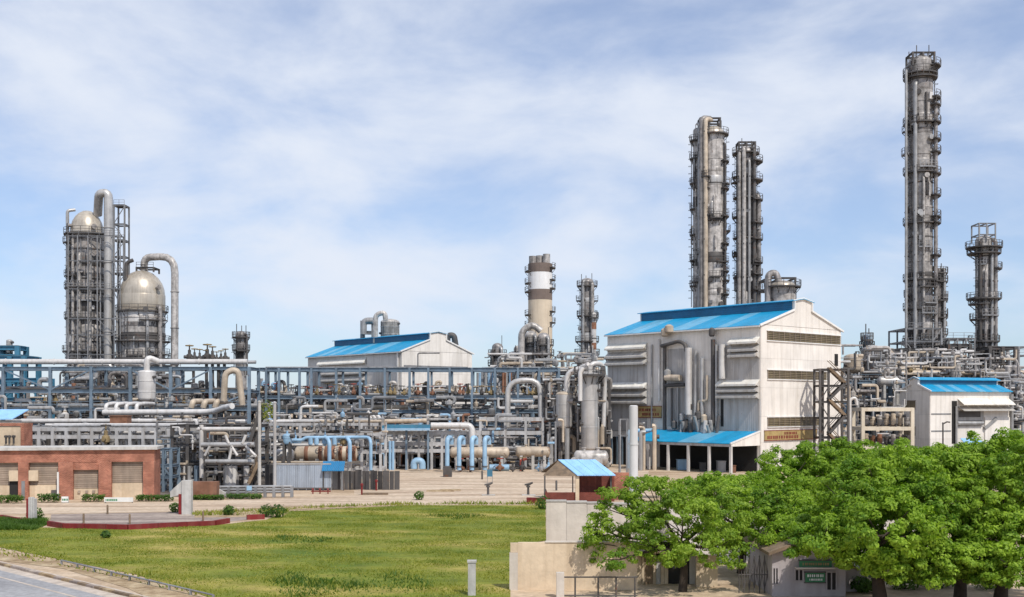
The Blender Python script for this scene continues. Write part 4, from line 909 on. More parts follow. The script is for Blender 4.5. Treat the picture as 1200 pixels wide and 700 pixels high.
# ------------------------------------------------------------------ towers at left
dT = 260.0
tw = column('tall_reactor', 'tall dark grey cylindrical reactor with bronze dome at far left', 102, dT, 38, 247, 0, 'shell_dark', S(27, dT), [(275, 150, 400, 1.4), (338, 0, 360, 1.2), (373, 0, 360, 1.2), (412, 0, 360, 1.6), (440, 0, 360, 1.6)], [(200, 275, 440)], [(a, .26, 276, 470, 'shell') for a in (222, 246)]+[(268, .3, 300, 440, 'shell'), (300, .35, 290, 470, 'shell')], 8, dm='dome', boxes=4, seed=5)
pipe([P(127, 470, dT-3.5), P(127, 226.5, dT-3.5), P(116, 226.5, dT-3.5), P(114.5, 252, dT-.5)], S(10, dT)/2, 'shell_light', 'thick pale overhead pipe rising in front of the tall reactor', bend=1.9, n=14)
pipe([P(79, 425, dT-2), P(79, 247, dT-2), P(88, 246, dT-1)], .38, 'pipe_grey', 'thin vertical pipe left of the tall reactor', flanges=False, bend=.6)
frame('ladder_tower', 'narrow grey access frame right of the tall reactor pipe', 'frame', [X(133.5, 260), X(146, 260)], [260, 263], [Z(y, 260) for y in (400, 370, 340, 320, 300, 281, 262, 240)], 'steel_grey', .34, [(0, k, k % 2) for k in range(1, 8)], rails=[Z(240, 260), Z(281, 260), Z(320, 260)], deck=[Z(240, 260), Z(281, 260), Z(320, 260)])
frame('scaffold_structure', 'thin grey scaffold standing around the tall reactor', 'scaffold', [X(p, 254) for p in (80, 91, 103, 114, 134, 141)], [254, 256], [Z(y, 254) for y in (415, 392, 373, 338, 305, 276)], 'steel_grey', .2, [(0, 1, 1), (3, 2, 0), (4, 3, 1), (4, 4, 0), (0, 4, 1)], rails=[Z(276, 254), Z(338, 254)])
v = column('bronze_vessel', 'squat vessel with large bronze hemispherical dome beside the tall reactor', 166.5, 258, 52, 317, 0, 'shell', S(30, 258), [(365, 0, 360, .7), (400, 0, 360, 1.2), (420, 0, 360, 1.2)], [(250, 365, 460)], [(215, .3, 366, 460, 'pipe_grey'), (300, .35, 372, 460, 'pipe_grey'), (330, .5, 360, 460, 'shell_dark')], 5, dm='dome', boxes=3, seed=9, cat='vessel')
Rr = S(52, 258)/2; MB().lathe([(Rr*1.004, 0), (Rr*1.012, .1), (Rr*1.012, S(19, 258)), (Rr*1.004, S(19, 258)+.1)], 28, (0, 0, Z(346.5, 258)-S(19, 258))).build('upper_band', 'dome', v, True)
MB().lathe([(Rr*1.004, 0), (Rr*1.01, .1), (Rr*1.01, S(17, 258)), (Rr*1.004, S(17, 258)+.1)], 28, (0, 0, Z(383, 258))).build('pale_band', 'pipe_white', v, True)
pipe([P(169, 319, 258), P(169, 302, 258), P(205, 300, 256), P(204.5, 470, 254)], S(8.5, 257)/2, 'shell', 'big arched pipe from the bronze dome down its right side', bend=6, n=14)
pipe([P(148, 400, 255), P(148, 308, 255), P(156, 305, 255)], .45, 'pipe_dark', 'thin dark pipe between reactor and bronze vessel', flanges=False)
frame('dome_platform', 'small dark railed platform on top of bronze dome', 'platform', [X(160, 257), X(180, 257)], [257, 261], [Z(313, 257)], 'steel_dark', .35, rails=[Z(313, 257)], zb=Z(319, 257))
frame('vessel_access_structure', 'dark steel access frame around the foot of the reactors', 'frame', [X(p, 252) for p in (84, 104, 124, 143, 165, 187, 212)], [252, 262], [Z(465, 252), Z(447, 252), Z(431, 252)], 'steel_dark', .55, [(1, 1, 1), (3, 1, 0), (5, 1, 1), (2, 2, 0), (0, 2, 1)], rails=[Z(431, 252), Z(447, 252)])
for i in range(26):
    px = rp.uniform(84, 212); dd = rp.uniform(240, 250); a = rp.uniform(428, 445); b = rp.uniform(470, 500)
    q = [P(px, b, dd), P(px, a, dd)]
    if rp.random() < .5: q.append(P(px+rp.uniform(-14, 14), a, dd))
    pipe(q, rp.uniform(.25, .6), rp.choice(['pipe_dark', 'shell_dark', 'pipe_grey', 'steel_blue']), 'dark riser pipe at the foot of the left reactors', 'riser pipes below the reactors', flanges=False, n=8)
column('small_column', 'slim dark column rising alone left of the rear hall', 282.5, 280, 13, 388, 0, 'shell_dark', 1.0, [(395, 0, 360, .8), (410, 0, 360, .8)], [(180, 395, 440)], [(330, .3, 392, 440, 'pipe_dark')], 4, antenna=3, seed=3)
vessel('white_drum', 'white upright drum with domed lid in the left rack', 172, 183, 20, 434, 470, 'pipe_white', 4, .22, nozz=1)
pipe([P(172, 436, 183), P(172, 418, 183), P(186, 424, 184)], .5, 'pipe_white', 'short pale pipe on top of the white drum', flanges=False)

# ------------------------------------------------------------------ front pipes at left
pipe([P(121, 483.5, 165), P(250, 483, 163), P(262, 478, 160), P(272, 476, 158)], S(6.8, 165)/2, 'pipe_white', 'large pale pipe across the left middle ground above the rusty box', bend=2)
for i, px in enumerate((124, 136, 148, 160)):
    pipe([P(px, 483, 166), P(px, 474.5, 166), P(px+9, 473, 168), P(px+20, 473.5, 172)], .3, 'pipe_white', ['pale elbow rising from the large pale pipe, leftmost of four', 'pale elbow on the large pale pipe, second from left', 'pale elbow on the large pale pipe, third from left', 'pale elbow on the large pale pipe, rightmost of four'][i], bend=.6, flanges=False)
for i, px in enumerate((228, 242, 256)):
    pipe([P(px-4, 478, 168), P(px-2, 471, 168), P(px+8, 470.5, 172)], .45, 'pipe_tan', ['tan elbow behind the large pipe near its right end, leftmost', 'tan elbow behind the large pipe near its right end, middle', 'tan elbow behind the large pipe near its right end, rightmost'][i], bend=1, flanges=False)
pipe([P(262, 470, 168), P(264, 436, 168), P(279, 433, 168), P(284, 475, 168)], S(7.5, 168)/2, 'pipe_tan', 'thick brown and cream U bend pipe above the left rack', bend=3.2, n=14)
xpipe(25, 232, 493.5, 150, 5.5, 'pipe_white', 'white pipe running behind the brick building roof')
r = thing('rusty_box', 'rusty red brown box hanging on the white pipe', 'box', (X(141.5, 147), 147, Z(500, 147)))
MB().box(-S(10, 147), S(10, 147), -.9, .9, 0, S(12, 147)).build('shell', 'pipe_rust', r); MB().box(-S(10.6, 147), S(10.6, 147), -1, 1, S(12, 147), S(12, 147)+.12).build('lid', 'pipe_rust', r)
for sx in (-1, 1): member('leg', 'steel_dark', r, (sx*.9, 0, -Z(500, 147)), (sx*.9, 0, 0), .2)
# grey concrete pipe trestle with openings (bank of small bays)
dC = 140.0
xs = [X(p, dC) for p in (30, 46, 62, 78, 93, 108, 122, 137, 152.5, 168, 183, 198, 213, 228)]
frame('pale_trestle', 'pale grey trestle of small bays behind the brick building', 'trestle', xs, [dC, dC+4], [Z(527, dC), Z(510.5, dC), Z(501.5, dC)], 'steel_pale', .38, kind='B', bw=.45)
MB().box(0, 1, 0, 1, 0, 1)
tier(34, 230, 501, dC, 3.6, 3, 'pipe lying on top of the grey trestle', 'pipes on the pale trestle', 3, 5, ['pipe_white', 'pipe_grey', 'pipe_white'])
tier(34, 300, 527, dC, 5.6, 5, 'pipe on the lower tier of the pale trestle', 'pipes in the pale trestle', 3, 5, ['pipe_grey', 'shell', 'pipe_dark', 'pipe_white'])
for i, px in enumerate(range(145, 222, 15)):
    pipe([P(px-4, 522, dC+1), P(px-3, 515, dC+1), P(px+3, 515, dC+1), P(px+4, 522, dC+1)], .35, 'shell_light', ORD[i]+' small arched exhaust from left in the grey trestle', 'arched exhausts in the trestle bays', bend=.6, flanges=False)
for i in range(16):
    px = 32+i*12.5; dd = dC+2.2
    pipe([P(px, 560, dd), P(px, 512, dd), P(px+rp.uniform(3, 9), 512, dd)], rp.uniform(.2, .45), rp.choice(['pipe_dark', 'pipe_grey', 'shell_dark']), 'dark riser inside the grey trestle', 'risers in the trestle', flanges=False, n=8)
valve(P(124, 521, dC-1), 0, 1.5, 'single ochre valve in the trestle bay above the brick roof', None)
# back layer for the trestle zone: dark pump hall frame
frame('dark_pump_structure', 'dark steel frame behind the grey trestle', 'frame', [X(p, 152) for p in range(-10, 320, 33)], [152, 158], [Z(540, 152), Z(520, 152), Z(503, 152)], 'steel_dark', .5, [(2, 1, 1), (5, 1, 0), (7, 1, 1)], deck=[Z(540, 152), Z(520, 152)])
for k, (py, n) in enumerate(((520, 5), (540, 5), (556, 5))):
    tier(-10, 320, py, 152, 5.5, n, 'pipe inside the dark frame behind the trestle, tier %s' % ('upper', 'middle', 'lower')[k], 'pipes of the dark frame %d' % k, 2.5, 6)
# blue ladder frame
frame('blue_access_structure', 'blue steel access frame with ladder right of the brick building', 'frame', [X(p, 128) for p in (184, 191.5, 200)], [128, 131], [Z(558, 128), Z(545, 128), Z(526, 128)], 'steel_blue', .28, [(0, 0, 1), (1, 1, 0)], rails=[Z(526, 128)])
# big grey pipes with Y braces
dY = 131.0
xpipe(206, 300, 503.5, dY, 5.5, 'pipe_white', 'pale horizontal pipe at top of the braced pipe group', 'x') if False else None
pipe([P(232, 503, dY), P(305, 503, dY)], S(5, dY)/2, 'pipe_white', 'pale pipe at the top of the braced group left of tall post')
pipe([P(236, 498, dY), P(236, 560, dY)], S(5, dY)/2, 'pipe_white', 'pale vertical pipe at left of the braced group')
pipe([P(236, 521.5, dY-1), P(298, 521, dY-1)], S(6, dY)/2, 'pipe_grey', 'grey pipe at the middle of the braced group')
pipe([P(241, 541, dY-1.5), P(298, 541, dY-1.5)], S(5.5, dY)/2, 'pipe_grey', 'grey pipe at the bottom of the braced group')
for i, (a, b, c, e) in enumerate([(246, 523, 240, 534), (272, 523, 267, 545), (271, 523, 278, 534), (288, 523, 299, 534), (264, 510, 268, 520), (288, 510, 284, 520)]):
    pipe([P(a, b, dY-1.2), P(c, e, dY-1.2)], .17, 'pipe_white', ORD[i]+' pale diagonal strut bracing the grey pipe group', 'struts of the braced pipe group', flanges=False)
frame('dark_bay_structure', 'dark steel bay under the braced grey pipes', 'frame', [X(p, dY+2) for p in (202, 220, 240, 258, 272, 285, 300)], [dY+2, dY+8], [Z(545, dY), Z(520, dY), Z(498, dY)], 'steel_dark', .4, [(1, 0, 1), (4, 0, 0)], deck=[Z(545, dY), Z(520, dY)])
for i, px in enumerate(sorted(rp.uniform(203, 298) for _ in range(14))):
    pipe([P(px, 577, dY+1), P(px, 546, dY+1)], rp.uniform(.15, .4), rp.choice(['pipe_grey', 'pipe_dark', 'steel_blue', 'pipe_white']), ORD[i]+' upright pipe leg from left in the dark bay below braced pipes', 'pipe legs in the dark bay', flanges=False, n=8)
def stair(name, label, p, q, w, m='steel_dark', n=None):
    """single flight with stringers, treads and handrails"""
    p = Vector(p); q = Vector(q); r = thing(name, label, 'stairs', p); d_ = q-p; side = Vector((0, w, 0))
    for s_ in (0, 1):
        MB().bar(side*s_, d_+side*s_, .14, .4).build('stringer', m, r)
        MB().bar(side*s_+Vector((0, 0, 1.1)), d_+side*s_+Vector((0, 0, 1.1)), .1).build('handrail', m, r)
    k = n or max(6, int(abs(d_.z)/.3)); t = MB()
    for i in range(k):
        c = d_*((i+.5)/k)+side*.5; t.quadbox(c, (.3, w, .06))
    t.build('treads', m, r); return r
stair('stair', 'dark steep stair flight beside the tall pale post', P(292, 520, dY-.5), P(304, 482, dY-.5), 1.0)
stair('stair', 'brown lower stair flight beside the tall pale post', P(291, 567, dY-.5), P(303, 542, dY-.5), 1.0, 'wood')
# tall posts
def post(px, top, bot, wpx, label, m='concrete', d=None, arm=None):
    d = d or D(bot); r = thing('post', label, 'post', (X(px, d), d, 0)); w = S(wpx, d)
    MB().lathe([(w*.75, 0), (w*.75, .3), (w*.5, .34), (w*.45, Z(top, d))], 10).build('shaft', m, r, True)
    MB().lathe([(w*.55, 0), (w*.55, .15), (w*.1, .25)], 10, (0, 0, Z(top, d))).build('cap', m, r, True); return r
post(304, 472, 578, 4, 'tall pale post at left of the dark stairs')
post(322, 473, 576, 4, 'tall pale post beside the grey corrugated fence', 'steel_pale')
for px, lb in ((352, 'pale post rising behind the blue vessel, left of pair'), (376, 'pale post rising behind the blue vessel, right of pair')): post(px, 487, 560, 4.2, lb, 'steel_pale', 160)
rail_fence(G(226, 584), G(342, 583), 12, 1.2, 'steel_grey', 'grey pipe fence with double rails behind the low hedges', 'pipe_fence', (1.0, .75, .5), .28)
rail_fence(G(-10, 580), G(5, 579), 2, .8, 'steel_grey', 'short grey rail behind far left hedge', 'pipe_fence', (1.0,), .1) if False else None
leafball('dry_creeper', (X(313, 134), 134, Z(481, 134)), 1.0, 1.0, 1.3, 220, .16, 'blade', 'yellowish creeper hanging at the top of the posts', 'plant', None, False)
# ------------------------------------------------------------------ centre front: sheet fence, tank, blue pipes
dF = 130.0
sf = thing('sheet_fence', 'pale blue grey corrugated sheet enclosure', 'fence', (X(320, dF), dF, 0))
for i in range(7):
    a, b = S(68, dF)*i/7, S(68, dF)*(i+1)/7
    MB().box(a+.01, b-.01, 0, .06+.02*(i % 2), .35, Z(545, dF)-rnd.uniform(0, .08)).build('sheet', 'fencesheet', sf)
for i in range(8): MB().box(S(68, dF)*i/7-.05, S(68, dF)*i/7+.05, .09, .2, 0, Z(546, dF)).build('post', 'steel_grey', sf)
MB().box(0, S(68, dF), .085, .14, Z(558, dF)-.06, Z(558, dF)+.06).build('rail', 'steel_grey', sf)
pbox('cap_rail', 'steel_pale', sf, 0, S(68, dF), -.06, .15, Z(544.6, dF), Z(543.2, dF))
tag(MB().box(X(308, dF), X(319, dF), dF+1, dF+1.3, .3, Z(545, dF)).build('sheet_screen', 'rubber', None), 'dark sheet panel between the two tall posts', 'panel')
bc = thing('blue_awning', 'deep blue sheet awning above the dark upright sheets', 'awning', (X(378, dF), dF-.6, 0))
for i in range(4): MB().prism([(S(26, dF)*i/4+.01, 0, Z(552, dF)), (S(26, dF)*(i+1)/4-.01, 0, Z(552, dF)), (S(26, dF)*(i+1)/4-.01, .9, Z(541.5, dF)), (S(26, dF)*i/4+.01, .9, Z(541.5, dF))], (0, 0, .07)).build('sheet', 'awningblue', bc)
for i in (0.05, .95): member('post', 'steel_dark', bc, (S(26, dF)*i, .5, 0), (S(26, dF)*i, .5, Z(548, dF)), .12, kind='B')
ds = thing('upright_sheets', 'row of dark grey upright sheets of uneven width leaning side by side', 'sheets', (X(389, dF+1), dF+1, 0))
rs = random.Random(5); x = 0
while x < S(78, dF+1):
    w = rs.uniform(.35, .85); MB().quadbox((x+w/2, rs.uniform(-.2, .2), Z(552, dF)/2+rs.uniform(-.1, .1)), (w-.04, .12, Z(552, dF)), Matrix.Rotation(rs.uniform(-.05, .05), 3, 'X')).build('sheet', rs.choice(['rubber', 'rubber', 'rubber', 'steel_dark', 'steel_grey']), ds); x += w
r = thing('hydrant_pipes', 'low red fire pipe set on the sand before sheet fence', 'hydrant', (*G(375, 579), 0))
MB().tube([(-1, 0, .3), (1.2, 0, .3)], .07, 8).build('header', 'red', r, True)
for x in (-.8, 0, .9): MB().tube([(x, 0, 0), (x, 0, .5)], .07, 8).tube([(x, 0, .5), (x, -.1, .56)], .12, 8).build('outlet', 'red', r, True)
for px, py, lb in [(424, 580, 'thin red post on the sand right of the hydrant pipes'), (441, 575, 'small red valve before the dark sheets')]:
    tag(MB().lathe([(.1, 0), (.1, 1.0), (.17, 1.02), (.17, 1.2), (.05, 1.3)], 8).build('marker_post', 'red', None, True, (*G(px, py), 0)), lb, 'post')
tag(MB().box(-1.4, 1.4, -.3, .3, 0, .22).build('pipe_sleeper', 'wood', None, False, (*G(440, 580), 0)), 'dark sleeper lying on sand in front of the upright sheets', 'sleeper')
for px, py, w, lb in [(516, 576, 1.6, 'low kerbed drain cover on the sand right of lone shrub'), (528, 575, 1.2, 'low green edged drain kerb on the yard')]:
    tag(MB().box(-w, w, -.4, .4, 0, .12).box(-w+.15, w-.15, -.3, .3, .12, .16).build('drain_cover', 'soil', None, False, (*G(px, py), 0)), lb, 'drain')
hdrum('banded_tank', 'rust banded horizontal tank behind the sheet fence', 345, 419, 142, 523, 540, 'pipe_tan', 4, (.2, .42, .52, .62, .74, .86, .95))
hdrum('pale_drum', 'pale horizontal drum left of the rust banded tank', 323, 345, 141, 526, 541, 'pipe_white', 2)
xpipe(318, 378, 521.5, 139, 3.2, 'pipe_white', 'pale pipe running above the drums behind sheet fence')
xpipe(318, 395, 542, 138, 3, 'pipe_tan', 'tan pipe along the top of the sheet fence')
vessel('blue_vessel', 'small light blue domed vessel on the pipe frame', 336.5, 138, 11, 508.5, 521, 'pipe_blue', 4, .5, zb=Z(545, 138))
pipe([P(336.5, 510, 138), P(336.5, 505, 138)], .14, 'pipe_blue', 'tiny blue vent pipe on top of the blue vessel', flanges=False)
pipe([P(343, 516, 139), P(354, 516, 139), P(358, 513, 139), P(432, 512.5, 139), P(434.5, 517, 138), P(434.5, 552, 138)], .21, 'pipe_blue', 'long light blue header pipe above the rust banded tank', bend=.7)
for px, a, b, lb in ((386, 514, 543, 'light blue drop pipe in front of banded tank, left'), (410, 514, 541, 'light blue drop pipe in front of banded tank, right')):
    pipe([P(px-4, a-1, 139), P(px, a+3, 138), P(px, b, 138)], .25, 'pipe_blue', lb, bend=.6)
for i, px in enumerate((364, 371, 392)): pipe([P(px, 513, 139), P(px, 521, 139)], .3, 'pipe_blue', ORD[i]+' short blue stub from left below the blue header', 'blue stubs', flanges=False)
for i, px in enumerate((457, 460.5)): pipe([P(px, 517, 140), P(px, 551, 140)], .17, 'pipe_blue', ('left', 'right')[i]+' one of twin slim blue uprights right of blue header', 'twin blue uprights', flanges=False)
for i, px in enumerate((328, 346, 381, 402, 418)): valve(P(px, 523, 139.5), (2, 4, 4, 0, 2)[i], 1.2, ORD[i]+' hand valve from left on the frame above the tanks', 'valves above the tanks')
# pale open frame behind
frame('pale_structure', 'pale steel pipe frame around the blue header', 'frame', [X(p, 150) for p in (300, 322, 352, 376, 400, 424, 446)], [150, 156], [Z(549, 150), Z(529, 150), Z(508, 150), Z(496, 150)], 'steel_pale', .34, kind='B')
tier(300, 446, 496, 150, 5.5, 4, 'pipe on top of pale frame above blue header', 'pipes on the pale frame top', 3, 5, ['pipe_tan', 'pipe_white', 'pipe_tan'])
tier(300, 446, 508, 150, 5.5, 3, 'pipe inside the pale frame behind blue header', 'pipes in the pale frame', 2, 4)
tier(300, 446, 529, 150, 5.5, 4, 'pipe at low level in the pale frame', 'low pipes in the pale frame', 2, 5, ['pipe_dark', 'pipe_tan', 'shell'])
pipe([P(436, 494, 168), P(500, 493, 168)], S(5, 168)/2, 'pipe_tan', 'cream horizontal pipe with hooked ends above the blue trough')
for i, px in enumerate((431, 436, 441)):
    pipe([P(px-2, 485.5, 168-.6), P(px+3, 488, 168-.6), P(px+4, 494, 168-.6), P(px+4, 499, 168-.6)], .3, 'pipe_white', ['cream hooked pipe end, leftmost of three', 'cream hooked pipe end, middle of three', 'cream hooked pipe end, rightmost of three'][i], bend=.6, flanges=False)
r = thing('blue_trough', 'blue steel cable trough under the cream pipe', 'trough', (X(447, 170), 170, 0))
MB().box(0, S(57, 170), 0, 2, Z(502, 170), Z(498, 170)).build('tray', 'steel_teal', r); MB().box(0, S(57, 170), -.2, 0, Z(504.5, 170), Z(502, 170)).build('lip', 'pipe_blue', r)
for x in (0.05, .5, .95): member('post', 'steel_blue', r, (S(57, 170)*x, 1, 0), (S(57, 170)*x, 1, Z(502, 170)), .3)
frame('white_structure', 'white painted frame with small bays behind the sandy yard', 'frame', [X(p, 172) for p in (446, 462, 477, 491, 506, 518, 534, 548, 562)], [172, 178], [Z(527, 172), Z(519, 172), Z(506, 172)], 'steel_pale', .38, kind='B', bw=.55)
pipe([P(505, 499, 171), P(550, 499, 171), P(553, 503, 171), P(553.5, 520, 171)], .5, 'pipe_white', 'white pipe bent down at the right of the white frame', bend=1)
r = thing('dark_shed_wall', 'dark open shed behind the white frame', 'shed', (X(440, 180), 180, 0))
MB().box(0, S(130, 180), 0, .3, 0, Z(525, 180)).build('back_wall', 'black', r); MB().box(0, S(130, 180), -4, .5, Z(525, 180)+.01, Z(525, 180)+.2).build('roof', 'steel_grey', r)
for x in (0.1, .35, .6, .9): member('post', 'steel_pale', r, (S(130, 180)*x, -3.8, 0), (S(130, 180)*x, -3.8, Z(525, 180)), .3)
pipe([P(485, 549.5, 168), P(485, 540, 168), P(495, 540, 168), P(495, 549.5, 168)], .5, 'pipe_blue', 'light blue arched pipe coming out of the yard', bend=1.6, n=12)
for i, px in enumerate((524, 538, 553, 568)):
    o = pipe([P(px+5, 521, 166.5), P(px+5, 513, 166.5), P(px, 513, 165), P(px, 551, 165)], .34, 'pipe_blue', ['leftmost of four light blue hooked risers by the tanks', 'second from left of four light blue hooked risers', 'third from left of four light blue hooked risers', 'rightmost of four light blue hooked risers by the tanks'][i], bend=1.0, n=12)
    MB().lathe([(.5, 0), (.5, .12)], 12, (P(px, 547, 165)-Vector(P(px+5, 521, 166.5)))).build('flange', 'pipe_dark', o, True)
tag(MB().box(-.6, .6, -.6, .6, 0, 1.2).box(-.45, .45, -.45, .45, 1.2, 1.5).build('concrete_footing', 'pipe_dark', None, False, (*G(524.5, 559), 0)), 'dark block at the foot of the leftmost hooked blue riser', 'footing')
hdrum('cream_tank', 'cream horizontal tank behind the blue hooked risers', 527, 597, 170, 524, 536.5, 'pipe_tan', 4)
hdrum('cream_tank', 'cream horizontal tank right of the blue hooked risers', 604, 645, 172, 523.5, 535.5, 'pipe_tan', 3)
for i, px in enumerate(sorted(rp.uniform(530, 645) for _ in range(9))):
    valve((X(px, 167), 167+rp.uniform(-1, 1.5), 0.02), rp.choice([1, 2, 4, 3]), rp.uniform(.9, 1.4), ORD[i]+' ground level hand valve from left below the cream tanks', 'valves below the cream tanks')
tag(MB().tube([(-1.6, 0, .5), (1.4, 0, .5)], .5, 12).build('blue_drum', 'pipe_blue', None, True, (*G(586, 552), 0)), 'light blue drum lying below the cream tank', 'drum')
tag(MB().tube([(0, 0, 0), (0, 0, 1.6), (.8, 0, 1.9)], .28, 8).build('hose_reel', 'red_bright', None, True, (*G(611, 552), 0)), 'orange red pipe stub below the right cream tank', 'pipe')
# yard furniture: fire monitors and sign
for px, py, lb in [(572, 581, 'fire monitor on a stand in the yard below the blue sign'), (619, 581, 'fire monitor on a slab left of the shelter')]:
    g = G(px, py); r = thing('fire_monitor', lb, 'fire monitor', (*g, 0))
    MB().box(-.7, .8, -.35, .35, 0, .12).build('base', 'concrete', r); MB().lathe([(.14, .12), (.12, .9), (.22, .92), (.22, 1.1), (.1, 1.15)], 10).build('standpipe', 'pipe_dark', r, True)
    MB().tube([(-.4, 0, 1.2), (.2, 0, 1.3), (.5, 0, 1.45)], [.09, .13, .1], 8).build('nozzle', 'steel_dark', r, True)
board('blue_board', 574, 566, .7, .9, .8, 'steel_teal', 'small dark blue board on post in the middle of the yard')
for px, py, lb in [(565, 562, 'short dark post in the yard near the hooked risers'), (652, 575, 'short dark post seen through the shelter')]:
    tag(MB().lathe([(.12, 0), (.12, 1.1), (.05, 1.2)], 8).build('bollard', 'steel_dark', None, True, (*G(px, py), 0)), lb, 'bollard')

# ------------------------------------------------------------------ central rack
dB = 200.0
pcol = [303, 312, 327, 351, 365, 394, 422, 451, 480, 502, 527, 553, 580, 607, 632, 655]
xs = [X(p, dB) for p in pcol]
frame('central_pipe_rack', 'long blue grey steel pipe rack across the centre', 'pipe rack', xs, [dB, dB+8], [Z(516, dB), Z(496, dB), Z(481, dB), Z(464.5, dB), Z(431.5, dB)], 'steel_blue', .42, [(3, 3, 1), (9, 3, 0)], bw=.6)
tier(300, 660, 464, dB, 7, 4, 'pipe on the top loaded tier of the central rack', 'pipes of central rack top tier', 2, 3.5)
tier(300, 660, 480, dB, 7, 5, 'pipe on the second tier of the central rack', 'pipes of central rack second tier', 3, 6)
tier(300, 660, 495.5, dB, 7, 6, 'pipe on the third tier of the central rack', 'pipes of central rack third tier', 3, 6)
tier(300, 660, 515.5, dB, 7, 6, 'pipe on the lowest tier of the central rack', 'pipes of central rack lowest tier', 3, 6)
for i in range(66):
    px = 300+i*5.4+rp.uniform(-1.5, 1.5)
    valve((X(px, dB), dB+rp.uniform(.2, 2.5), Z(464.5, dB)+.1), rp.choice([0, 1, 2, 3, 0, 3, 1]), rp.uniform(.9, 1.4), 'hand valve in the row along the central rack walkway', 'valves along the central rack')
for i in range(26):
    px = rp.uniform(302, 650); a = rp.uniform(447, 458); dd = dB+rp.uniform(2, 6)
    pipe([P(px, 466, dd), P(px, a, dd), P(px+rp.choice([-1, 1])*rp.uniform(2, 9), a, dd), P(px+rp.choice([-1, 1])*rp.uniform(6, 9), 466, dd)], rp.uniform(.18, .4), rp.choice(['pipe_grey', 'pipe_tan', 'pipe_dark', 'shell', 'pipe_blue']), 'small looped pipe above the central rack walkway', 'pipe loops on the central rack', bend=.7, flanges=False, n=8)
tier(300, 560, 431, dB, 7, 1, 'thin pipe on the very top of the central rack', None, 1.5, 2)
# deeper dark layer behind: second rack
dB2 = 222.0
frame('rear_pipe_rack', 'dark steel rack behind the central pipe rack', 'pipe rack', [X(p, dB2) for p in range(225, 720, 30)], [dB2, dB2+8], [Z(515, dB2), Z(497, dB2), Z(482, dB2), Z(468, dB2)], 'steel_dark', .55, [(i, 1+i % 3, i % 2) for i in range(0, 16, 2)], deck=[Z(468, dB2), Z(482, dB2)])
for k, py in enumerate((467.5, 481.5, 496.5, 514.5)):
    tier(225, 705, py, dB2, 7, 6, 'pipe on the %s tier of the dark rear rack' % ('top', 'second', 'third', 'lowest')[k], 'pipes of the rear rack %d' % k, 3, 6.5, ['pipe_dark', 'shell_dark', 'pipe_dark', 'pipe_tan', 'pipe_grey'])
for i in range(60):
    px = rp.uniform(225, 700); dd = dB2-3; a = rp.uniform(455, 490); b = a+rp.uniform(15, 60)
    pipe([P(px, b, dd), P(px, a, dd)]+([P(px+rp.uniform(-12, 12), a, dd)] if rp.random() < .6 else []), rp.uniform(.2, .5), rp.choice(['pipe_dark', 'shell_dark', 'pipe_grey', 'pipe_rust', 'steel_blue']), 'upright pipe in front of the dark rear rack', 'uprights of the rear rack', flanges=False, n=8)
# left half rear layer
dB3 = 228.0
frame('left_rear_rack', 'dark steel rack behind the left blue rack', 'pipe rack', [X(p, dB3) for p in range(-40, 260, 30)], [dB3, dB3+8], [Z(515, dB3), Z(500, dB3), Z(486, dB3), Z(471, dB3)], 'steel_dark', .55, [(i, 1+i % 3, i % 2) for i in range(0, 9, 2)], deck=[Z(471, dB3), Z(486, dB3)])
for k, py in enumerate((470.5, 485.5, 499.5)):
    tier(-40, 230, py, dB3, 7, 6, 'pipe on the %s tier of the left rear rack' % ('top', 'middle', 'lowest')[k], 'pipes of the left rear rack %d' % k, 3, 6.5, ['pipe_dark', 'shell_dark', 'pipe_grey', 'pipe_tan'])
for i in range(40):
    px = rp.uniform(0, 320); dd = dB3-14; a = rp.uniform(440, 485); b = a+rp.uniform(15, 50)
    pipe([P(px, b, dd), P(px, a, dd)]+([P(px+rp.uniform(-12, 12), a, dd)] if rp.random() < .6 else []), rp.uniform(.2, .5), rp.choice(['pipe_dark', 'shell_dark', 'pipe_grey', 'pipe_rust', 'steel_blue']), 'upright pipe between the left racks', 'uprights of the left racks', flanges=False, n=8)
for i, (px, w, a, b) in enumerate([(60, 9, 458, 475), (120, 10, 452, 474), (146, 9, 455, 474), (210, 9, 452, 474), (228, 8, 449, 472), (236, 7, 446, 472), (247, 8, 447, 470)]):
    vessel('process_drum', ORD[i]+' upright drum from left inside the left rack', px, 196.5+i % 3, w, a, b, ['shell', 'shell_dark', 'pipe_grey', 'shell_light'][i % 4], 4, .4, zb=Z(478, 196)+.4, group='upright drums in the left rack', seed=i)

# ------------------------------------------------------------------ centre right equipment
pipe([P(595, 535, 181), P(595, 447, 181), P(633, 445, 181), P(634.5, 505, 181)], S(6.5, 181)/2, 'shell_light', 'tall pale inverted U pipe at right end of the central rack', bend=2.2, n=14)
xpipe(636, 666, 446, 184, 5, 'pipe_grey', 'grey pipe running right from the tall inverted U pipe')
frame('white_pipe_support', 'pale steel support under the tall inverted U pipe', 'frame', [X(p, 178) for p in (563, 592, 616, 636)], [178, 184], [Z(524, 178), Z(506, 178), Z(490, 178)], 'steel_pale', .4, kind='B', bw=.6)
tier(563, 640, 506, 178, 5, 4, 'pipe in the pale support below the U pipe', 'pipes in the pale support', 2, 5, ['pipe_dark', 'pipe_rust', 'pipe_grey'])
vessel('yellow_top_vessel', 'stained grey vessel with cream domed head near the main hall', 661, 176, 19, 459, 502, 'shell_light', 4, .35, dm='pipe_tan', zb=0)
vessel('tall_stained_vessel', 'tall pale vertical vessel left of the white hall', 691, 174, 20, 437, 528, 'shell_light', 4, .12, zb=0, plat=439)
vessel('slim_vessel', 'slim grey vessel tucked against the left wall of the hall', 708, 182, 9, 446, 500, 'shell', 4, .3, zb=0)
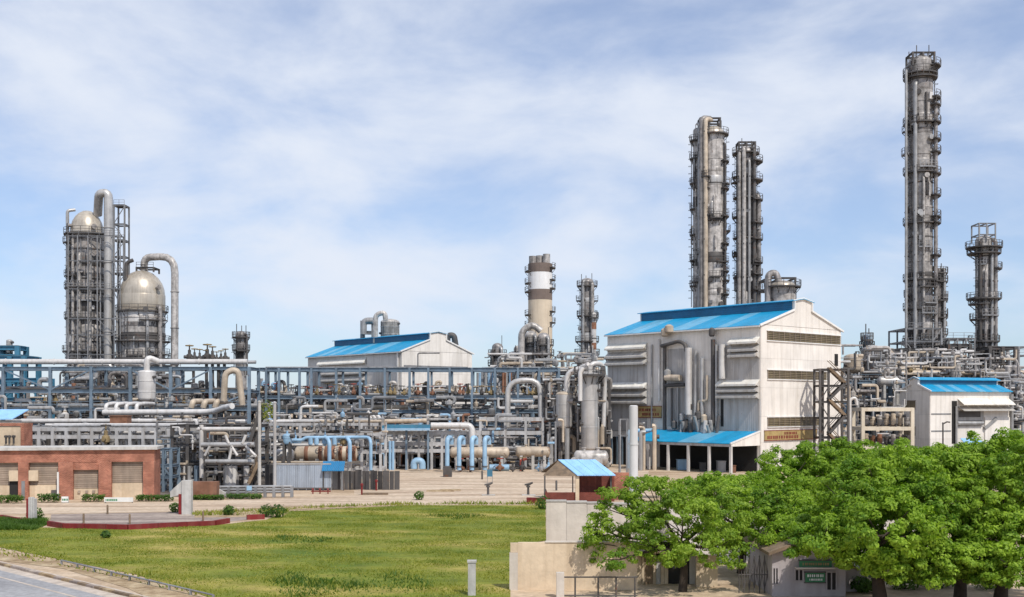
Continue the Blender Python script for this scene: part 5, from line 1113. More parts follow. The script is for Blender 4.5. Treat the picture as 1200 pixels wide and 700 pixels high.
pipe([P(664, 462, 176), P(665, 437, 176), P(681, 432, 175), P(690, 428, 174)], S(7, 176)/2, 'pipe_white', 'pale curved pipe rising from the cream headed vessel', bend=3, n=14)
pipe([P(680, 470, 172), P(680, 436, 172), P(684, 431, 172)], .35, 'pipe_white', 'slim pale pipe beside the tall stained vessel', flanges=False)
pipe([P(691, 440, 174), P(692, 426, 174), P(706, 426, 175), P(709, 445, 177), P(707, 500, 177)], S(5.5, 174)/2, 'pipe_white', 'pale arched pipe over the tall stained vessel', bend=2.2, n=14)
hdrum('low_drum', 'grey horizontal drum at the foot of the tall stained vessel', 672, 713, 160, 528, 545, 'shell', 2)
for i, px in enumerate((674, 687, 700)):
    o = MB().lathe(dome_prof(.75, .0, .5, .5), 14, (0, 0, 0), 'Y').build('end_drum', 'shell_light', None, True, (X(px, 157), 157.2, Z(542, 157)))
    MB().box(-.3, .3, .1, .45, -Z(542, 157), -.5).build('saddle', 'concrete', o)
    tag(o, ['round pale drum end behind the shelter roof, leftmost', 'round pale drum end behind the shelter roof, middle', 'round pale drum end behind the shelter roof, rightmost'][i], 'drum')
frame('vessel_structure', 'dark steel frame around the stained vessels left of the hall', 'frame', [X(p, 180) for p in (640, 655, 672, 700, 714)], [180, 187], [Z(530, 180), Z(510, 180), Z(488, 180), Z(465, 180), Z(446, 180)], 'steel_dark', .45, [(0, 1, 1), (2, 2, 0), (1, 3, 1), (2, 3, 0)], rails=[Z(488, 180)], deck=[Z(488, 180), Z(510, 180)])
for i in range(26):
    px = rp.uniform(640, 714); dd = rp.uniform(174, 179); a = rp.uniform(465, 525); b = min(545, a+rp.uniform(12, 60))
    pipe([P(px, b, dd), P(px, a, dd)]+([P(px+rp.uniform(-10, 10), a, dd)] if rp.random() < .6 else []), rp.uniform(.15, .4), rp.choice(['pipe_dark', 'shell_dark', 'pipe_grey', 'pipe_tan']), 'thin riser among the stained vessels', 'risers among the stained vessels', flanges=False, n=8)
post(651, 496, 545, 2.6, 'grey lamp post left of the shelter roof', 'steel_grey', 168)
# concrete stack and its neighbours
dS = 320.0; w = S(28, dS)/2; st = thing('chimney_stack', 'tan concrete stack with white and brown bands', 'chimney', (X(633, dS), dS, 0))
zz = lambda p: Z(p, dS)
MB().lathe([(w*1.05, 0), (w, zz(352))], 24).build('shaft', 'stacktan', st, True)
for a, b, m in ((340, 352, 'stackbrown'), (320, 340, 'stackwhite'), (309.5, 320, 'stackbrown')): MB().lathe([(w*1.012, zz(b)+.02), (w*1.012, zz(a))], 24).build('painted_band', m, st, True)
for i, dxx in enumerate((-2.2, -.2, 1.8)): MB().lathe([(1.05, zz(311)), (1.05, zz(301)+.3*i), (.8, zz(301)+.3*i), (.8, zz(303))], 12, (dxx, (i % 2)*1.2-1, 0)).build('flue', 'shell', st, True)
for p in (314, 328, 338, 365, 378): platform(st, zz(p), w, w+1.0, -40, 40); platform(st, zz(p+4), w, w+1.0, 140, 220)
column('slim_tower', 'slim dark tower right of the tan stack', 688, 290, 15, 326, 0, 'shell_dark', 1.0, [(335, 0, 360, 1.0), (352, 0, 180, 1.2), (370, 0, 360, 1.0), (400, 0, 360, 1.4), (415, 0, 360, 1.6)], [(200, 335, 440)], [(300, .5, 332, 440, 'shell'), (240, .4, 330, 440, 'pipe_grey')], 5, antenna=3, seed=4, boxes=4)
bv = column('banded_vent', 'thin orange and white banded vent beside the slim tower', 695.5, 288, 6.5, 366, 0, 'pipe_white', .5, [(372, 0, 360, .6)], [], [], 2, seed=6)
for p0 in (378, 402): MB().lathe([(S(7, 288)/2, Z(p0+8, 288)), (S(7, 288)/2, Z(p0, 288))], 12).build('painted_band', 'pipe_rust', bv, True)
for i, (px, w_, tp, m) in enumerate([(583, 13, 402, 'shell_dark'), (607, 10, 405, 'shell'), (622, 15, 388, 'shell'), (637, 15, 390, 'shell_dark'), (601, 8, 412, 'shell_dark')]):
    column('low_column', ['small dark column left of the tan stack', 'short grey column at foot of the stack, left', 'rounded grey vessel in front of the stack, left one', 'rounded dark vessel in front of the stack, right one', 'thin low column between the small columns'][i], px, 275-i, w_, tp, 0, m, S(w_*.4, 275), [(tp+14, 0, 360, .9), (tp+26, 0, 360, 1.0)], [(180, tp+12, 445)], [(300, .4, tp+6, 445, 'pipe_grey'), (230, .35, tp+8, 445, 'pipe_dark')], 4, seed=20+i, boxes=3, antenna=1)
pipe([P(611, 440, 268), P(611, 388, 268), P(624, 380, 268), P(634, 388, 268)], .8, 'shell', 'grey arched pipe over the vessels at stack foot', bend=3)
frame('stack_foot_structure', 'grey steel frame at the foot of the tan stack', 'frame', [X(p, 262) for p in (565, 585, 605, 625, 645, 665, 685, 708)], [262, 270], [Z(465, 262), Z(447, 262), Z(436, 262)], 'steel_grey', .6, [(1, 1, 1), (4, 1, 0)], rails=[Z(436, 262)])
tier(565, 708, 436, 262, 7, 4, 'pipe on top of the stack foot frame', 'pipes on the stack foot frame', 3, 6, ['shell', 'pipe_tan', 'pipe_grey'])
tier(565, 708, 447, 262, 7, 4, 'pipe in the middle of stack foot frame', 'pipes in the stack foot frame', 3, 6, ['shell_dark', 'pipe_rust', 'pipe_grey'])
for i, px in enumerate(sorted(rp.uniform(555, 600) for _ in range(16))):
    pipe([P(px, 462, 205), P(px, 437, 205)], .25, rp.choice(['pipe_blue', 'pipe_blue', 'pipe_grey', 'pipe_rust']), ORD[i]+' slim upright from left under the right end of central rack', 'slim uprights at the rack end', flanges=False, n=8)

# ------------------------------------------------------------------ tall columns behind the main hall
dR = 270.0
column('twin_column', 'tall grey column with warm domed top behind the main hall', 836.5, dR, 25, 148, 0, 'shell', 2.2, [(158, 0, 360, 1.0)]+[(y, -60, 40, 1.1) for y in (190, 222, 254, 286, 318, 345)]+[(175, 150, 215, 1.2), (222, 130, 240, 1.0)], [(350, 160, 360), (200, 150, 360)], [(225, .55, 142, 380, 'pipe_tan'), (205, .7, 140, 380, 'shell_dark'), (320, .3, 170, 380, 'pipe_dark')], 9, dm='dome', boxes=5, seed=31, antenna=4)
column('side_column', 'narrow column clinging to the left of the tall warm topped column', 816.5, dR+3, 9, 150, 0, 'shell', 1.0, [(165, 90, 270, .8), (186, 90, 270, .8)]+[(y, 120, 240, .8) for y in (215, 245, 275, 305, 335)], [(180, 160, 360)], [(280, .35, 146, 380, 'pipe_grey')], 6, seed=32, antenna=2)
frame('column_top_structure', 'small railed frame crowning the tall warm topped column', 'frame', [X(p, dR) for p in (820, 830, 843)], [dR-1, dR+2], [Z(146, dR), Z(139, dR)], 'steel_dark', .4, rails=[Z(146, dR)], zb=Z(160, dR))
column('dark_column', 'tall dark column with side platforms, right of the warm topped one', 874, dR, 22, 172, 0, 'shell_dark', 1.6, [(180, 0, 360, 1.0), (232, 0, 360, .8), (279, 0, 360, .8), (325, 0, 360, .8)]+[(y, -70, 40, 1.8) for y in (190, 212, 235, 262, 281, 308, 322, 340)]+[(y, 150, 215, 1.0) for y in (208, 255, 300)], [(345, 185, 360), (190, 180, 360)], [(250, .5, 176, 380, 'shell'), (275, .35, 190, 380, 'pipe_grey'), (300, .45, 176, 380, 'pipe_dark'), (228, .5, 180, 380, 'shell'), (335, .6, 230, 380, 'shell_dark')], 8, boxes=6, seed=33, antenna=5)
frame('column_top_structure', 'small railed frame crowning the tall dark column', 'frame', [X(p, dR) for p in (865, 874, 884)], [dR-1, dR+2], [Z(176, dR), Z(167, dR)], 'steel_dark', .4, zb=Z(182, dR), rails=[Z(176, dR)])
vessel('roof_vessel', 'bronze headed vessel with railings behind the hall roof ridge', 917, 230, 30, 329, 365, 'shell', 4, .5, dm='dome', zb=0, plat=336)
pipe([P(900, 365, 229), P(900, 322, 229), P(909, 319, 229), P(913, 331, 229)], .7, 'shell_dark', 'dark arched pipe left of the vessel behind hall roof', bend=1.6)
frame('roof_vessel_structure', 'dark railed frame around the vessel behind the hall roof', 'frame', [X(p, 232) for p in (900, 915, 932)], [232, 240], [Z(352, 232), Z(337, 232), Z(325, 232)], 'steel_dark', .4, zb=0, rails=[Z(337, 232)])

# ------------------------------------------------------------------ right hand towers
dQ = 250.0
plats = [(y, 0, 360, 1.0) for y in (87, 92, 145, 203, 262, 328, 362, 400)]+[(y, -60, 50, 1.7) for y in (79, 116, 125, 145, 165, 180, 205, 230, 255, 262, 300, 330)]
column('giant_column', 'tallest dark stained column at right, railed all the way up', 1078.5, dQ, 28, 66, 0, 'shell', 1.5, plats, [(350, 85, 420), (205, 75, 420)], [(182, .3, 78, 470, 'pipe_grey'), (232, .45, 100, 470, 'pipe_grey'), (322, .45, 120, 470, 'shell_dark'), (262, .3, 210, 470, 'shell')], 14, boxes=12, seed=41, antenna=5)
frame('column_top_structure', 'railed steel crown on the tallest column', 'frame', [X(p, dQ) for p in (1066, 1078, 1091)], [dQ-2, dQ+2], [Z(74, dQ), Z(64, dQ)], 'steel_dark', .4, zb=Z(80, dQ), rails=[Z(74, dQ)])
pipe([P(1062, 440, dQ-1.5), P(1062, 82, dQ-1.5)], .32, 'pipe_grey', 'thin long pipe up the left side of tallest column', flanges=False)
column('companion_column', 'short slim column hugging the right of the tallest one', 1100, dQ+2, 10, 314, 0, 'shell_dark', .8, [(y, 0, 360, 1.0) for y in (320, 330, 352, 372, 392, 412)], [(0, 320, 440)], [(300, .35, 316, 470, 'pipe_grey')], 5, seed=42, boxes=4, antenna=2)
column('right_column', 'medium stained column with wide platform at far right', 1153, 252, 19, 276, 0, 'shell', 1.2, [(290, 0, 360, 2.1), (297, 0, 360, 1.8), (315, -60, 60, 2.0), (350, 0, 360, 1.9), (356, 90, 270, 1.5), (374, 100, 260, 1.2), (400, 0, 360, 1.5), (413, 0, 360, 1.5)], [(350, 290, 440), (205, 290, 440)], [(230, .4, 284, 470, 'pipe_dark'), (290, .35, 290, 470, 'pipe_grey'), (315, .5, 282, 470, 'shell_dark'), (255, .3, 320, 470, 'shell_dark')], 8, boxes=7, seed=43)
frame('column_top_structure', 'square railed crown frame on the medium far right column', 'frame', [X(p, 252) for p in (1143, 1152, 1162)], [250, 254], [Z(276, 252), Z(263, 252)], 'steel_grey', .26, zb=Z(284, 252))
frame('process_structure', 'dark two storey process frame between the right columns', 'frame', [X(p, 240) for p in (1112, 1124, 1137)], [240, 248], [Z(445, 240), Z(430, 240), Z(418, 240), Z(403, 240)], 'steel_dark', .7, [(0, 1, 1), (1, 2, 0)], rails=[Z(403, 240)])
frame('process_structure', 'dark open frame right of the medium far right column', 'frame', [X(p, 240) for p in (1160, 1175, 1190)], [240, 248], [Z(445, 240), Z(424, 240), Z(406, 240)], 'steel_dark', .7, [(0, 1, 0)])
frame('process_structure', 'dark open portal frame left of the tallest column', 'frame', [X(p, 235) for p in (1034, 1046, 1057)], [235, 242], [Z(446, 235), Z(433, 235), Z(409, 235)], 'steel_dark', .7)
frame('foot_structure', 'dense dark steel frame around the foot of tallest column', 'frame', [X(p, 238) for p in (1056, 1066, 1078, 1092, 1106)], [238, 245], [Z(455, 238), Z(440, 238), Z(425, 238), Z(408, 238)], 'steel_dark', .5, [(0, 1, 1), (2, 2, 0), (3, 1, 1), (1, 3, 0)], rails=[Z(408, 238), Z(425, 238)], deck=[Z(425, 238)])
for i in range(60):
    px = rp.uniform(975, 1200); dd = rp.uniform(228, 238); a = rp.uniform(412, 470); b = a+rp.uniform(14, 60)
    pipe([P(px, b, dd), P(px, a, dd)]+([P(px+rp.uniform(-14, 14), a, dd)] if rp.random() < .6 else []), rp.uniform(.2, .5), rp.choice(['pipe_dark', 'shell_dark', 'pipe_grey', 'pipe_grey', 'shell', 'pipe_tan']), 'upright pipe in the crowded plant at right', 'uprights of the right plant', flanges=False, n=8)
frame('right_pipe_rack', 'long dark pipe rack behind the small hall at right', 'pipe rack', [X(p, 225) for p in range(985, 1260, 25)], [225, 233], [Z(515, 225), Z(495, 225), Z(475, 225), Z(458, 225), Z(440, 225)], 'steel_dark', .6, [(i, 2+i % 3, i % 2) for i in range(0, 10, 2)], deck=[Z(458, 225), Z(475, 225)])
for k, py in enumerate((439.5, 457.5, 474.5, 494.5)):
    tier(985, 1240, py, 225, 7, 5, 'pipe on the %s tier of the right rack' % ('top', 'second', 'third', 'lowest')[k], 'pipes of the right rack %d' % k, 3, 6, ['pipe_dark', 'shell', 'pipe_grey', 'shell_dark', 'pipe_tan'])
for i, px in enumerate(sorted(rp.choice([rp.uniform(985, 1050), rp.uniform(1100, 1200)]) for _ in range(9))):
    vessel('process_drum', ORD[i]+' upright drum from left on the right rack', px, 226-i*.2, rp.uniform(8, 14), rp.uniform(422, 440), 458, rp.choice(['shell', 'shell_dark', 'shell_light']), 4, .4, zb=Z(458, 225)+.1, group='upright drums at right', seed=i)
for i in range(24):
    px = rp.uniform(985, 1200); valve((X(px, 225), 225+rp.uniform(0, 3), Z(440, 225)+.5), rp.choice([2, 3, 0]), rp.uniform(.8, 1.1), 'hand valve on top of the right rack', 'valves on the right rack')
frame('lattice_structure', 'tall grey steel lattice left of the medium far right column', 'frame', [X(p, 244) for p in (1104, 1112, 1122, 1132, 1142)], [244, 250], [Z(y, 244) for y in (445, 432, 420, 408, 396)], 'steel_grey', .32, [(0, 1, 1), (1, 2, 0), (2, 3, 1), (3, 4, 0), (1, 4, 1)], rails=[Z(396, 244), Z(420, 244)])
frame('lattice_structure', 'tall grey steel lattice right of the medium far right column', 'frame', [X(p, 246) for p in (1164, 1172, 1182, 1194, 1206)], [246, 252], [Z(y, 246) for y in (445, 430, 416, 406)], 'steel_grey', .32, [(0, 1, 1), (1, 2, 0), (2, 3, 1)], rails=[Z(416, 246)])
frame('lattice_structure', 'grey steel lattice around the lower part of tallest column', 'frame', [X(p, 246) for p in (1058, 1068, 1089, 1099)], [244, 255], [Z(y, 246) for y in (445, 430, 415, 400, 385)], 'steel_grey', .32, [(0, 1, 1), (2, 2, 0), (0, 3, 0), (2, 4, 1)], rails=[Z(385, 246), Z(415, 246)])
# equipment cluster right of the main hall
vessel('stained_drum', 'stained tan drum above the stair tower', 1000, 205, 22, 415, 436, 'pipe_tan', 4, .4, zb=Z(445, 205))
vessel('dark_drum', 'dark drum with riser right of the stained drum', 1022, 207, 24, 406, 440, 'shell_dark', 4, .35, zb=Z(445, 207), plat=420)
column('thin_vent_tower', 'thin blue grey vent tower above the drums at right of hall', 1016, 212, 7, 391, 0, 'steel_blue', .6, [(398, 0, 360, .6), (408, 0, 360, .8)], [(180, 395, 440)], [], 3, seed=51, antenna=2)
frame('cluster_structure', 'blue grey steel frame carrying drums right of the main hall', 'frame', [X(p, 203) for p in (985, 1002, 1023, 1043, 1058)], [203, 212], [Z(515, 203), Z(495, 203), Z(478, 203), Z(462, 203), Z(446, 203)], 'steel_blue', .6, [(0, 2, 1), (2, 3, 0)], rails=[Z(446, 203)], deck=[Z(446, 203), Z(478, 203)])
for k, py in enumerate((461.5, 477.5, 494.5)):
    tier(985, 1058, py, 203, 8, 5, 'pipe on the %s level of the blue grey frame' % ('upper', 'middle', 'lower')[k], 'pipes of the blue grey frame %d' % k, 3, 6, ['pipe_dark', 'shell', 'pipe_grey', 'pipe_tan', 'pipe_rust'])
hdrum('pale_exchanger', 'pale horizontal exchanger on the blue grey frame left of small hall', 1028, 1058, 201, 441, 453, 'shell_light', 2)
for i in range(24):
    px = rp.uniform(985, 1060); dd = 202; a = rp.uniform(455, 505); b = a+rp.uniform(8, 30)
    pipe([P(px, b, dd), P(px, a, dd)]+([P(px+rp.uniform(-10, 10), a, dd)] if rp.random() < .6 else []), rp.uniform(.15, .4), rp.choice(['pipe_dark', 'shell_dark', 'pipe_grey', 'pipe_tan', 'pipe_blue']), 'short riser in the blue grey frame', 'risers of the blue grey frame', flanges=False, n=8)
# stair tower
dK = 168.0
frame('stair_tower', 'dark steel stair tower with zigzag flights against the hall gable', 'stair tower', [X(p, dK) for p in (961, 971, 994)], [dK, dK+3.2], [Z(531, dK), Z(512, dK), Z(489, dK), Z(470, dK), Z(451, dK), Z(432, dK)], 'steel_dark', .32, [(0, 1, 1), (0, 2, 1), (0, 3, 0), (0, 4, 1)])
ys_ = [(545, 528), (528, 508), (508, 487), (487, 468), (468, 449), (449, 431)]
for i, (a, b) in enumerate(ys_):
    l, rgt = (972, 991) if i % 2 == 0 else (991, 972)
    stair('stair', ['lowest', 'second', 'third', 'fourth', 'fifth', 'topmost'][i]+' flight of the stair tower beside the hall gable', P(l, a, dK-.4), P(rgt, b, dK-.4), 1.2, 'wood' if i % 2 else 'steel_dark')
# cream frame
frame('cream_structure', 'cream painted portal frame with two bays before the blue grey frame', 'frame', [X(1011, 182), X(1069, 182)], [182, 187], [Z(523, 182), Z(500.5, 182), Z(478, 182)], 'steel_cream', .55, kind='B', bw=.6)
for k, py in enumerate((523, 500.5)): 
    for i in range(7):
        px = 1015+i*8; vessel('pump_pot', ORD[i]+' pot from left in the '+('lower', 'upper')[k]+' bay of the cream portal frame', px, 184+i % 2, 6, py-17+rp.uniform(0, 6), py-2, rp.choice(['pipe_dark', 'shell_dark', 'pipe_tan', 'pipe_rust', 'shell']), 3, .4, zb=Z(py, 182)+.05, group='pots in the cream frame', nozz=1)
pipe([P(996, 535, 176), P(996, 468, 176), P(1003, 466, 176), P(1004, 475, 176)], S(3.6, 176)/2, 'pipe_white', 'pale goose neck pipe left of the cream frame', bend=.9)
r = post(1105, 497, 560, 2, 'slim dark lamp post in front of the small white hall', 'steel_dark', 150)
MB().tube([(0, 0, Z(497, 150)), (.5, -.1, Z(494.5, 150)), (.9, -.2, Z(495, 150))], .1, 8).build('lamp_arm', 'steel_dark', r, True)
# small blue cabin behind the trees
r = thing('blue_cabin', 'small pale blue roofed cabin peeking over the trees', 'cabin', (X(1141, 150), 150, 0)); w = S(11, 150)
MB().box(-w, w, 0, 3, 0, Z(522, 150)).build('wall', 'steel_dark', r)
MB().prism([(-w*1.1, -.5, Z(520.5, 150)), (w*1.1, -.5, Z(520.5, 150)), (w*.9, 1.6, Z(515, 150)), (-w*.9, 1.6, Z(515, 150))], (0, 0, .12)).build('roof', 'roof_pale', r)
MB().box(-w*.8, w*.8, -.06, -.01, Z(530, 150), Z(523, 150)).build('window', 'pipe_blue', r)
# left edge blue roof
r = thing('blue_shed', 'small pale blue shed roof above the brick building at left edge', 'shed', (X(3, 140), 140, 0)); w = S(20, 140)
MB().prism([(-w, 0, Z(492, 140)), (w*.55, 0, Z(492, 140)), (w, 2.6, Z(481, 140)), (-w, 2.6, Z(481, 140))], (0, 0, .12)).build('roof', 'roof_pale', r); MB().box(-w, w*.5, .4, 3, 0, Z(493, 140)).build('wall', 'plaster_pale', r)
# ------------------------------------------------------------------ shelter with blue roof
dk = D(588.0); kx = lambda p: X(p, dk)-X(640, dk); kz = lambda p: Z(p, dk)
ks = thing('shelter', 'small red brick shelter with pale blue gabled roof by the yard', 'shelter', (X(640, dk), dk, 0))
dep = 5.0
MB().box(kx(639), kx(720), 0, .25, 0, .95).build('low_wall', 'brick_dark', ks)
MB().box(kx(639), kx(639)+.22, .26, dep, 0, .95).build('side_wall', 'brick_dark', ks)
MB().box(kx(680), kx(718), 1.6, 1.85, 0, kz(557)).build('back_wall', 'brick_dark', ks)
MB().box(kx(717.5), kx(718.5)+.15, .3, 1.55, 0, kz(557)).build('end_wall', 'brick_dark', ks)
zr_, ze2 = kz(541), kz(557.5)
for i in range(6):
    f0, f1 = i/6, (i+1)/6
    a0_, a1_ = kx(655)+(kx(700)-kx(655))*f0, kx(655)+(kx(700)-kx(655))*f1; b0_, b1_ = kx(676)+(kx(721)-kx(676))*f0, kx(676)+(kx(721)-kx(676))*f1
    MB().prism([(b0_+.01, -.4, ze2), (b1_-.01, -.4, ze2), (a1_-.01, 2.4, zr_), (a0_+.01, 2.4, zr_)], (0, 0, .09+.012*(i % 2))).build('roof_sheet', 'roof_pale', ks)
MB().prism([(kx(655), 2.42, zr_), (kx(700), 2.42, zr_), (kx(680), 5.2, ze2), (kx(636), 5.2, ze2)], (0, 0, .09)).build('rear_roof_slope', 'wood', ks)
MB().prism([(kx(636), .6, ze2-.05), (kx(676), -.35, ze2-.05), (kx(655), 2.4, zr_-.06)], (.05, .12, .0)).build('gable_panel', 'wood', ks)
for px, y_, m, w_ in [(638.5, .1, 'steel_dark', .16), (676.5, -.1, 'plaster', .38), (716, .0, 'steel_dark', .16), (640, 4.4, 'steel_dark', .14), (672, 1.2, 'steel_dark', .12)]: MB().box(kx(px)-w_/2, kx(px)+w_/2, y_-w_/2+.12, y_+w_/2+.12, .0, ze2-.06).build('post', m, ks)
tag(MB().box(X(718, dk+2), X(738, dk+2), dk+2, dk+2.3, 0, Z(554, dk+2)).build('brick_wall', 'brick', None), 'plain red brick wall between the shelter and the thick pole', 'wall')
# thick concrete pole
d = 101.0; r = thing('concrete_pole', 'thick tall pale cylindrical pole with a ring joint beside the shelter', 'pole', (X(742.5, d), d, 0)); w = S(10.5, d)/2
MB().lathe([(w*1.0, 0), (w, Z(521.5, d))], 20).build('lower_shaft', 'pole', r, True); MB().lathe([(w*1.1, Z(521.5, d)), (w*1.1, Z(519.5, d))], 20).build('ring_joint', 'pole', r, True)
MB().lathe([(w*.97, Z(519.5, d)), (w*.95, Z(476, d)), (w*.6, Z(475, d))], 20).build('upper_shaft', 'pole', r, True)
frame('pole_bracket', 'thin dark steel bracket frame left of the thick pole', 'frame', [X(727, 160), X(736, 160)], [160, 162], [Z(510, 160), Z(491, 160)], 'steel_grey', .16)
for i, px in enumerate(sorted(rp.uniform(750, 770) for _ in range(10))):
    dd = 171-rp.random(); a = rp.uniform(492, 540); pipe([P(px, 556, dd), P(px, a, dd), P(px+rp.uniform(-6, 6), a, dd)], rp.uniform(.15, .35), rp.choice(['pipe_dark', 'pipe_tan', 'pipe_grey']), ORD[i]+' small riser from left at the hall foot right of pole', 'risers at the hall foot', flanges=False, n=8)
tag(MB().box(X(748, 150), X(771, 150), 150, 150.4, 0, Z(560, 150)).box(X(748, 150)-.1, X(771, 150)+.1, 149.9, 150.5, Z(560, 150), Z(559, 150)).build('low_wall', 'plaster_pale', None), 'low pale wall right of the thick pole', 'wall')

# ------------------------------------------------------------------ tan compound wall, railing, shack
dw = 60.0; tw = thing('compound_wall', 'tan plastered compound wall at bottom centre beside the grass', 'wall', (X(597, dw), dw, 0)); wl = S(150, dw); wt = Z(636, dw)
MB().box(S(10, dw), wl, 0, .25, 0, wt).build('wall_panel', 'plaster', tw)
MB().box(0, S(10, dw)-.005, -.1, .3, 0, wt-.55).build('end_pier', 'plaster_pale', tw)
MB().box(.05, S(10, dw), .02, .25, wt-.54, wt-.03).build('pier_top', 'plaster', tw)
MB().box(S(42, dw), S(150, dw), -.05, .3, wt+.003, wt+.06).build('coping', 'plaster_pale', tw)
d9 = 72.0; pw = thing('pale_block_wall', 'tall pale concrete wall stepping up behind the tan wall', 'wall', (X(640, d9), d9, 0))
for i in range(6):
    w_ = S(24, d9); z_ = Z(588+i*1.1, d9); MB().box(w_*i+.008, w_*(i+1)-.008, .0+.01*(i % 2), .3, 0, z_).build('wall_panel', 'plaster_pale', pw)
    MB().box(w_*i-.0, w_*(i+1)-.004, -.05, .35, z_+.003, z_+.1).build('coping', 'concrete', pw)
d5 = 57.6; r = thing('front_railing', 'dark pipe railing with pale end pier before the tan wall', 'railing', (X(652, d5), d5, 0))
MB().box(0, S(9, d5), -.2, .2, 0, Z(671, d5)).build('end_pier', 'plaster_pale', r)
for px in (674, 701, 722, 744): MB().tube([(S(px-652, d5), 0, 0), (S(px-652, d5), 0, Z(676, d5))], .045, 8).build('post', 'steel_dark', r, True)
for z in (Z(676.5, d5), .12): MB().tube([(S(8, d5), 0, z), (S(95, d5), 0, z)], .04, 8).build('rail', 'steel_dark', r, True)
d6 = 62.0; r = thing('plank_shack', 'weathered vertical plank shack with dark doorway under the left tree', 'shack', (X(746, d6), d6, 0)); z6 = Z(650, d6)
x = 0; rs = random.Random(6)
while x < S(36, d6):
    w = rs.uniform(.16, .3); MB().box(x+.008, x+w-.008, rs.uniform(-.03, .02), .08, 0, z6+rs.uniform(-.12, .1)).build('plank', rs.choice(['wood', 'wood', 'plaster', 'concrete']), r); x += w
MB().box(0, S(70, d6), .1, 3, 0, z6-.1).build('inner_wall', 'black', r); MB().box(-.2, S(72, d6), -.4, 3.2, z6+.1, z6+.2).build('roof', 'wood', r)
MB().box(S(62, d6), S(70, d6), -.02, .09, 0, z6).build('door_jamb', 'concrete', r)
tag(MB().box(X(816, 61), X(841, 61), 61, 61.3, 0, Z(652, 61)).box(X(816, 61)-.05, X(841, 61)+.05, 60.95, 61.35, Z(652, 61), Z(651, 61)).build('garden_wall', 'plaster', None), 'tan plastered wall panel between the tree trunks', 'wall')
# lilac house
d7 = 58.0; hx = lambda p: X(p, d7)-X(905, d7); hz = lambda p: Z(p, d7)
ho = thing('small_house', 'small lilac grey gabled house under the big trees', 'house', (X(905, d7), d7, 0), 0)
W2 = hx(991); ap = hx(952); z_e = hz(660); z_a = hz(631)
MB().prism([(0, 0, 0), (W2, 0, 0), (W2, 0, hz(664)), (ap, 0, z_a), (0, 0, hz(648))], (0, 5.5, 0)).build('wall', 'lilac', ho)
MB().prism([(-.3, -.5, hz(648)-.08), (ap, -.5, z_a+.04), (ap, -.5, z_a+.2), (-.3, -.5, hz(648)+.08)], (0, 6.5, 0)).build('roof', 'wood', ho)
MB().prism([(ap, -.5, z_a+.04), (W2+.5, -.5, hz(668)), (W2+.5, -.5, hz(668)+.16), (ap, -.5, z_a+.2)], (0, 6.5, 0)).build('roof', 'wood', ho)
MB().box(W2+.01, W2+1.6, 1.5, 5, 0, hz(670)).build('side_annex', 'lilac', ho)
for a, b, y0, y1 in ((932, 940, 668, 680), (969, 979, 671, 691), (898+8, 911, 666, 684)):
    w = MB().box(hx(a), hx(b), -.05, .03, hz(y1), hz(y0)).build('window', 'black', ho)
    MB().box(hx(a)-.07, hx(a), -.08, .02, hz(y1), hz(y0)).box(hx(b), hx(b)+.07, -.08, .02, hz(y1), hz(y0)).box(hx(a)-.07, hx(b)+.07, -.08, .02, hz(y0)+.001, hz(y0)+.07).box((hx(a)+hx(b))/2-.03, (hx(a)+hx(b))/2+.03, -.075, -.051, hz(y1), hz(y0)).build('frame', 'lilac', w)
MB().box(hx(931), hx(976), -.45, .02, hz(665.5), hz(665.5)+.06).build('string_course', 'plaster_pale', ho)
def wallboard(px0, px1, y0, y1, m, label, rows, mm):
    r = thing('sign_board', label, 'sign', (X(px0, d7), d7-.08, hz(y1))); w, hh = S(px1-px0, d7), hz(y0)-hz(y1)
    MB().box(0, w, -.06, 0, 0, hh).build('panel', m, r)
    MB().box(-.05, w+.05, -.08, 0, hh+.001, hh+.05).box(-.05, w+.05, -.08, 0, -.05, -.001).build('border', 'steel_dark', r)
    for i, (f, fh, l0, l1) in enumerate(rows): strokes(lambda x0, x1, z0, z1: MB().box(x0, x1, -.075, -.062, z0, z1).build('letter', mm, r), hh*f, hh*fh, w*l0, w*l1, mm, int(px0)+i)
wallboard(936, 974, 657, 664.5, 'signgreen', 'dark green lettered board under the house gable', [(.3, .4, .1, .9)], 'valve_y')
wallboard(943, 966, 671, 682, 'signgreen', 'green and white lettered board between the house windows', [(.55, .28, .1, .9), (.18, .2, .2, .8)], 'signwhite')
# low structures behind the trunks at right
for a, b, y0, dd, m, lb in [(1010, 1060, 668, 66, 'lilac', 'low grey wall between trunks right of the house'), (1075, 1140, 662, 68, 'plaster_pale', 'low pale wall behind the rightmost trunks')]:
    tag(MB().box(X(a, dd), X(b, dd), dd, dd+.3, 0, Z(y0, dd)).box(X(a, dd)-.05, X(b, dd)+.05, dd-.05, dd+.35, Z(y0, dd), Z(y0, dd)+.1).build('low_wall', m, None), lb, 'wall')
# lattice gate between the wall panel and the house
r = thing('lattice_fence', 'thin dark lattice fence left of the lilac house', 'fence', (X(866, 59), 59, 0)); w = S(36, 59)
for i in range(7): MB().tube([(w*i/6, 0, 0), (w*i/6, 0, 2.0)], .03, 6).build('post', 'steel_dark', r, True)
for i in range(6):
    MB().bar((w*i/6, .03, .1), (w*(i+1)/6, .03, 1.9), .03).bar((w*(i+1)/6, -.03, .1), (w*i/6, -.03, 1.9), .03).build('lattice', 'steel_dark', r)
MB().bar((0, 0, 1.0), (w, 0, 1.0), .05).build('rail', 'steel_dark', r)

